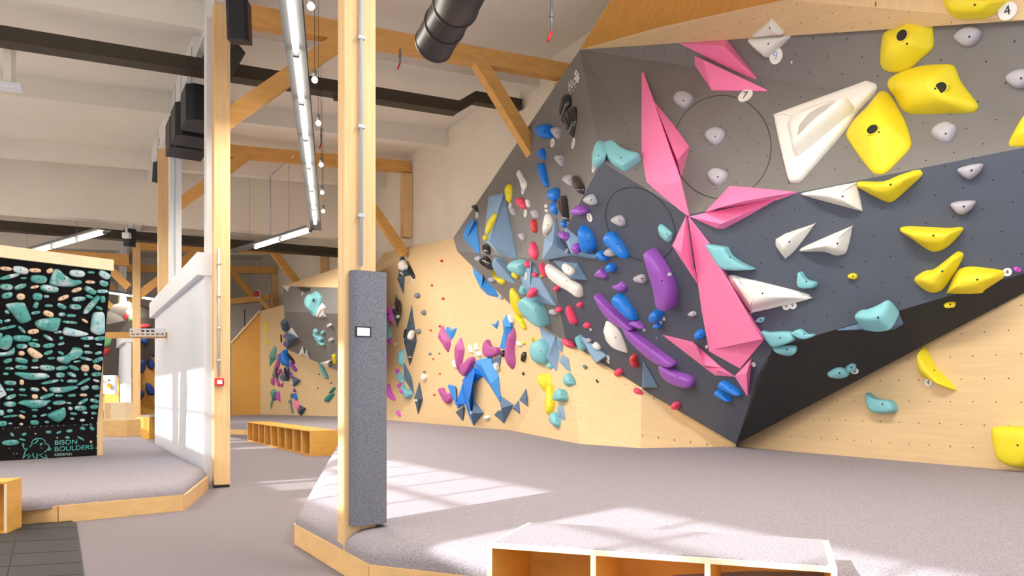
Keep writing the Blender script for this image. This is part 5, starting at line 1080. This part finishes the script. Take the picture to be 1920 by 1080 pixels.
# ---------------------------------------------------------------- holds of the training board
BD = []
def e(crop, cx, cy, w, h, ang=0, k='Z'):
    a0 = math.radians(ang); ox, oy, s = CROP[crop]; out = []
    for i in range(12):
        a = 2*math.pi*i/12; ca, sa = math.cos(a), math.sin(a); x = w/2*math.copysign(abs(ca)**.8, ca); y = h/2*math.copysign(abs(sa)**.8, sa)
        if k != 'O': y *= (1.0 if y > 0 else .85)
        out.append((ox+(cx+x*math.cos(a0)-y*math.sin(a0))/s, oy+(cy+x*math.sin(a0)+y*math.cos(a0))/s))
    BD.append((k, out))
def pg(crop, s, k='Z'): BD.append((k, topx(crop, parse(s))))
for c_, rows in (('b1', [(100,215,200,70,5,'O'),(348,233,265,140,12,'A'),(590,243,205,72,3,'O'),(838,250,115,80,-25,'O'),(160,345,340,75,-15),(395,370,110,40),(652,385,280,150,3),(108,518,215,115,3),(335,515,220,90,-20),(585,522,150,50,-12,'O'),(830,545,315,140,8),(120,660,190,110,-15),(348,685,140,110,0,'O'),(630,680,165,140),(780,680,92,55),(600,827,120,85,-65),(820,838,140,50),(600,955,160,60,-12),(815,975,180,100,20,'O'),(120,945,90,65,35)]),
        ('b2', [(400,290,265,135,5,'A'),(635,275,125,45),(860,315,205,130,30,'A'),(620,440,165,55,2,'O'),(850,460,150,110,15),(390,572,180,70,-18,'O'),(618,577,220,110,28),(825,595,195,68,0,'A'),(165,705,195,70,-22,'O'),(428,723,230,90,-4),(605,685,130,60,20),(630,820,400,95,-50),(825,725,95,130),(140,845,165,85,25),(370,853,200,100,5),(765,875,130,60,20),(145,983,115,72),(300,1005,160,60)]),
        ('b3', [(10,115,60,75),(120,100,110,50,-15),(130,215,290,55,-12),(365,250,170,60,45),(560,283,190,85,-8,'O'),(975,292,130,50,-5),(10,345,60,90),(370,395,315,120,2),(810,385,180,65,30),(585,425,110,40),(1030,390,70,65),(365,530,190,90),(575,505,210,90,12),(820,520,205,85,-8),(1030,490,110,50,-15),(360,652,105,80,0,'O'),(810,640,160,70,-20),(1025,645,110,55,25),(130,775,155,80,-20),(360,770,220,100,10),(590,770,105,60,-10),(862,735,130,45,-3),(155,905,150,50),(360,885,210,85,3),(585,892,130,40),(797,892,265,105,3),(97,997,95,50)]),
        ('b4', [(275,127,260,52,5),(528,103,120,48,32,'O'),(570,395,230,72,-2),(780,398,190,80,-10),(560,525,100,50),(770,500,110,40,8,'A'),(580,635,165,55,3),(755,645,120,55,-15),(540,740,240,55,12),(395,785,125,45,-8),(745,762,190,75,-25),(138,898,205,80,-8),(340,895,195,75,20),(532,903,142,118,0,'O'),(735,887,140,95,25,'O'),(115,1015,155,95),(310,1008,160,70,20),(545,1003,65,60),(727,1003,180,78,-5)]),
        ('b5', [(170,158,205,85,3),(365,150,72,95,0,'O'),(840,143,300,55,-12),(1042,120,65,45,25),(162,273,130,50),(375,275,110,58),(583,270,160,75,5),(750,268,110,45,40,'O'),(178,393,190,75,-20),(383,367,140,35,5),(585,392,102,80,0,'O'),(790,380,250,68,-18),(990,375,135,50),(165,515,210,98),(165,630,105,68,-10),(380,645,100,35,10),(583,615,115,42),(825,583,65,48,10),(20,660,100,105),(172,722,255,42,-6),(365,730,110,62,25,'O'),(577,722,78,48),(735,703,115,40,-15),(40,845,160,100,-5),(170,845,70,35),(357,857,60,45,0,'O'),(580,827,150,90),(787,820,80,45),(200,1035,80,55,50),(405,1028,85,55,-20),(597,1020,30,25,0,'O'),(817,990,95,58),(990,997,95,45,-20)]),
        ('b6', [(315,130,190,62,-3),(505,135,260,45,-28),(722,122,110,50,15),(525,245,145,78,-20),(708,238,135,82),(310,370,135,60,-5),(505,365,125,50,0,'O'),(735,378,80,48,-10),(95,492,225,80,-5),(258,498,90,42,5),(495,472,190,58,-30),(692,462,150,75,15),(284,590,78,66,10),(455,585,205,98),(685,562,140,78,-8),(338,678,120,50,3),(530,663,90,48),(683,673,90,48),(313,763,70,35),(487,790,85,50,-8),(655,755,30,25,0,'O'),(492,930,90,62,10),(650,930,85,70,40),(267,970,105,62,-10)]),
        ('b7', [(185,478,310,115,-3),(398,425,115,45,10),(1210,388,80,60),(1452,405,140,52,28),(1028,390,28,28,0,'O'),(1635,465,40,45,0,'O')])):
    for r_ in rows: e(c_, *r_[:5], **({'k': r_[5]} if len(r_) > 5 else {}))
pg('P', '11,574.5 15.5,569 42,567 48,574 53,585 57,596 55,601 48,604.5 41,606.4 34.5,603.5 24,590')
pg('P', '92,531 94.5,521 100,506.7 106.7,504 112,506.7 120,514.5 133,523 140,525 149,525 153,530 144.5,534.5 129,538 100,535')
pg('P', '175.5,586 184,585 192.8,585.5 195.5,596.7 195.5,621 192,626 182,627.8 171,622 169.5,615.5 171.7,596.7', 'A')
pg('b3', '580,150 640,90 830,55 1000,55 1015,110 970,240 900,280 780,270 650,235')
pg('b3', '130,335 190,365 210,420 170,540 110,590 40,580 -20,540 -20,410 60,370')
pg('b3', '-60,640 60,635 150,610 210,560 240,560 235,640 200,680 100,700 -60,700')
pg('b3', '455,600 500,555 560,570 720,685 640,738 570,735 490,670', 'O')
pg('b3', '240,1000 280,970 420,975 560,985 740,985 820,1020 830,1050 750,1080 620,1100 480,1095 360,1060')
pg('b4', '155,290 180,225 230,215 420,260 575,310 570,340 460,365 350,368 180,340', 'A')
pg('b4', '60,720 120,700 220,680 290,620 320,560 380,545 460,570 490,620 460,690 380,740 290,770 250,815 190,828 100,800 60,760')
pg('b5', '-20,180 10,185 70,280 105,355 0,410 -20,410', 'A')
pg('P', '91.7,729 98,725.8 111,726 128,724 142,723.3 145.5,726.7 133,732 122,735.6 111,736.7 100,736 94,733')
pg('b5', '300,508 380,455 600,445 840,450 830,480 750,550 600,592 500,580 390,535')
pg('P', '88,779 100,771 111,766.7 118,764 121,765.6 122.8,775.6 120,783 113,789.4 108,791 100,789')
rows_ = []
BD = [(k, p, sum(q[0] for q in p)/len(p), sum(q[1] for q in p)/len(p), max(q[0] for q in p)-min(q[0] for q in p), max(q[1] for q in p)-min(q[1] for q in p)) for k, p in BD]
BD = [b for b in BD if b[2] > -1.0]
def nth(i): return ['first', 'second', 'third', 'fourth', 'fifth', 'sixth', 'seventh', 'eighth', 'ninth', 'tenth', 'eleventh', 'twelfth', 'thirteenth', 'fourteenth', 'fifteenth', 'sixteenth', 'seventeenth', 'eighteenth', 'nineteenth', 'twentieth', 'twenty-first', 'twenty-second'][i]
BD.sort(key=lambda b: b[3] + .055*(200-b[2])*(-1 if b[3] < 700 else 1)*.3)
band = {}
for b in BD: band.setdefault(int((b[3]-488)//24.5), []).append(b)
nb = max(band)
for ri in sorted(band):
    row = sorted(band[ri], key=lambda b: b[2])
    for i, (k, p, cx, cy, w, h) in enumerate(row):
        size = 'large' if w > 26 or h > 26 else ('small' if w < 12 else 'medium')
        shape = 'round' if abs(w-h) < 4 else ('long flat' if w > 2.6*h else ('upright' if h > w*1.2 else 'oval'))
        col = {'Z': 'teal', 'A': 'chalky teal', 'O': 'wooden'}[k]
        where = 'kick panel' if cy > 799 else 'training board'
        lb = '%s %s %s hold, %s from left, %s row down on black board' % (size, col, shape, nth(i), nth(ri))
        H_('dome', k, cat='board hold', name='board_hold', h=min(.075, .012 + .0022*min(w, h)), label=lb, crop='P', s=p, tr=BT, group=('%s holds on the training board' % ('wooden' if k == 'O' else 'teal')), smooth_n=2 if w < 26 else 3, bolt=True)
dup_ = [k for k, v in ALL_LABELS.items() if v > 1]
# ring joints and white logo on the big face
OVT = [t for t in SURF[:14]]
def ring2(px, py, rx, ry, rot=0):
    pr = []
    for k in range(64):
        a = 2*math.pi*k/64; x, y = rx*math.cos(a), ry*math.sin(a); c_, s_ = math.cos(rot), math.sin(rot); h = cast(px+x*c_-y*s_, py+x*s_+y*c_, OVT)
        if h: pr.append(h[0]+h[1]*.002)
    tube('round_panel_joint', pr+[pr[0]], .003, M_black, ov, 5, caps=False)
ring2(1354, 276, 92, 97); ring2(1201, 421, 58, 76, -.65)
def logo(s, x0, y0, x1, y1, hpx, name='logo_lettering'):
    h0, h1 = cast(x0, y0, OVT), cast(x1, y1, OVT); p0, nn = h0[0]+h0[1]*.004, h0[1]; right = (h1[0]-h0[0]); w = right.length; right.normalize(); u = nn.cross(right).normalized()
    if u.z < 0: u = -u
    q = cast(x0-hpx*.6, y0-hpx*.8, OVT); hg = abs((q[0]-h0[0]).dot(u))
    o = text_mesh(name, s, M_whitep, ov, p0, right, u, 1.0, align='LEFT'); xs = [v.co.dot(right) for v in o.data.vertices]; ys = [v.co.dot(u) for v in o.data.vertices]
    sx = w/(max(xs)-min(xs)); sy = hg/(max(ys)-min(ys)); a0, b0 = min(xs), min(ys)
    for v in o.data.vertices:
        a, b = v.co.dot(right), v.co.dot(u); v.co = right*((a-a0)*sx)+u*((b-b0)*sy)
logo('blocz', 1067, 173, 1081, 155, 14)
logo('climbing walls', 1068.5, 179, 1081, 163, 3.2)
for x, y, r_ in ((1080.5, 134, 1.9), (1078.8, 138.5, 1.7), (1083.6, 139.5, 1.9), (1081.5, 144, 1.7), (1085, 146, 1.9), (1079.5, 147.5, 2.1), (1083, 151.5, 2.4)):
    h = cast(x, y, OVT); p_, n_ = h[0]+h[1]*.004, h[1]; q = [on_plane(x+r_*.85*math.cos(a), y+r_*1.7*math.sin(a), p_, n_) for a in [i*math.pi/5 for i in range(10)]]
    mesh_obj('logo_dot', q + [v+n_*.002 for v in q], [tuple(range(10)), tuple(range(10, 20))] + [(i, (i+1) % 10, 10+(i+1) % 10, 10+i) for i in range(10)], M_whitep, ov)
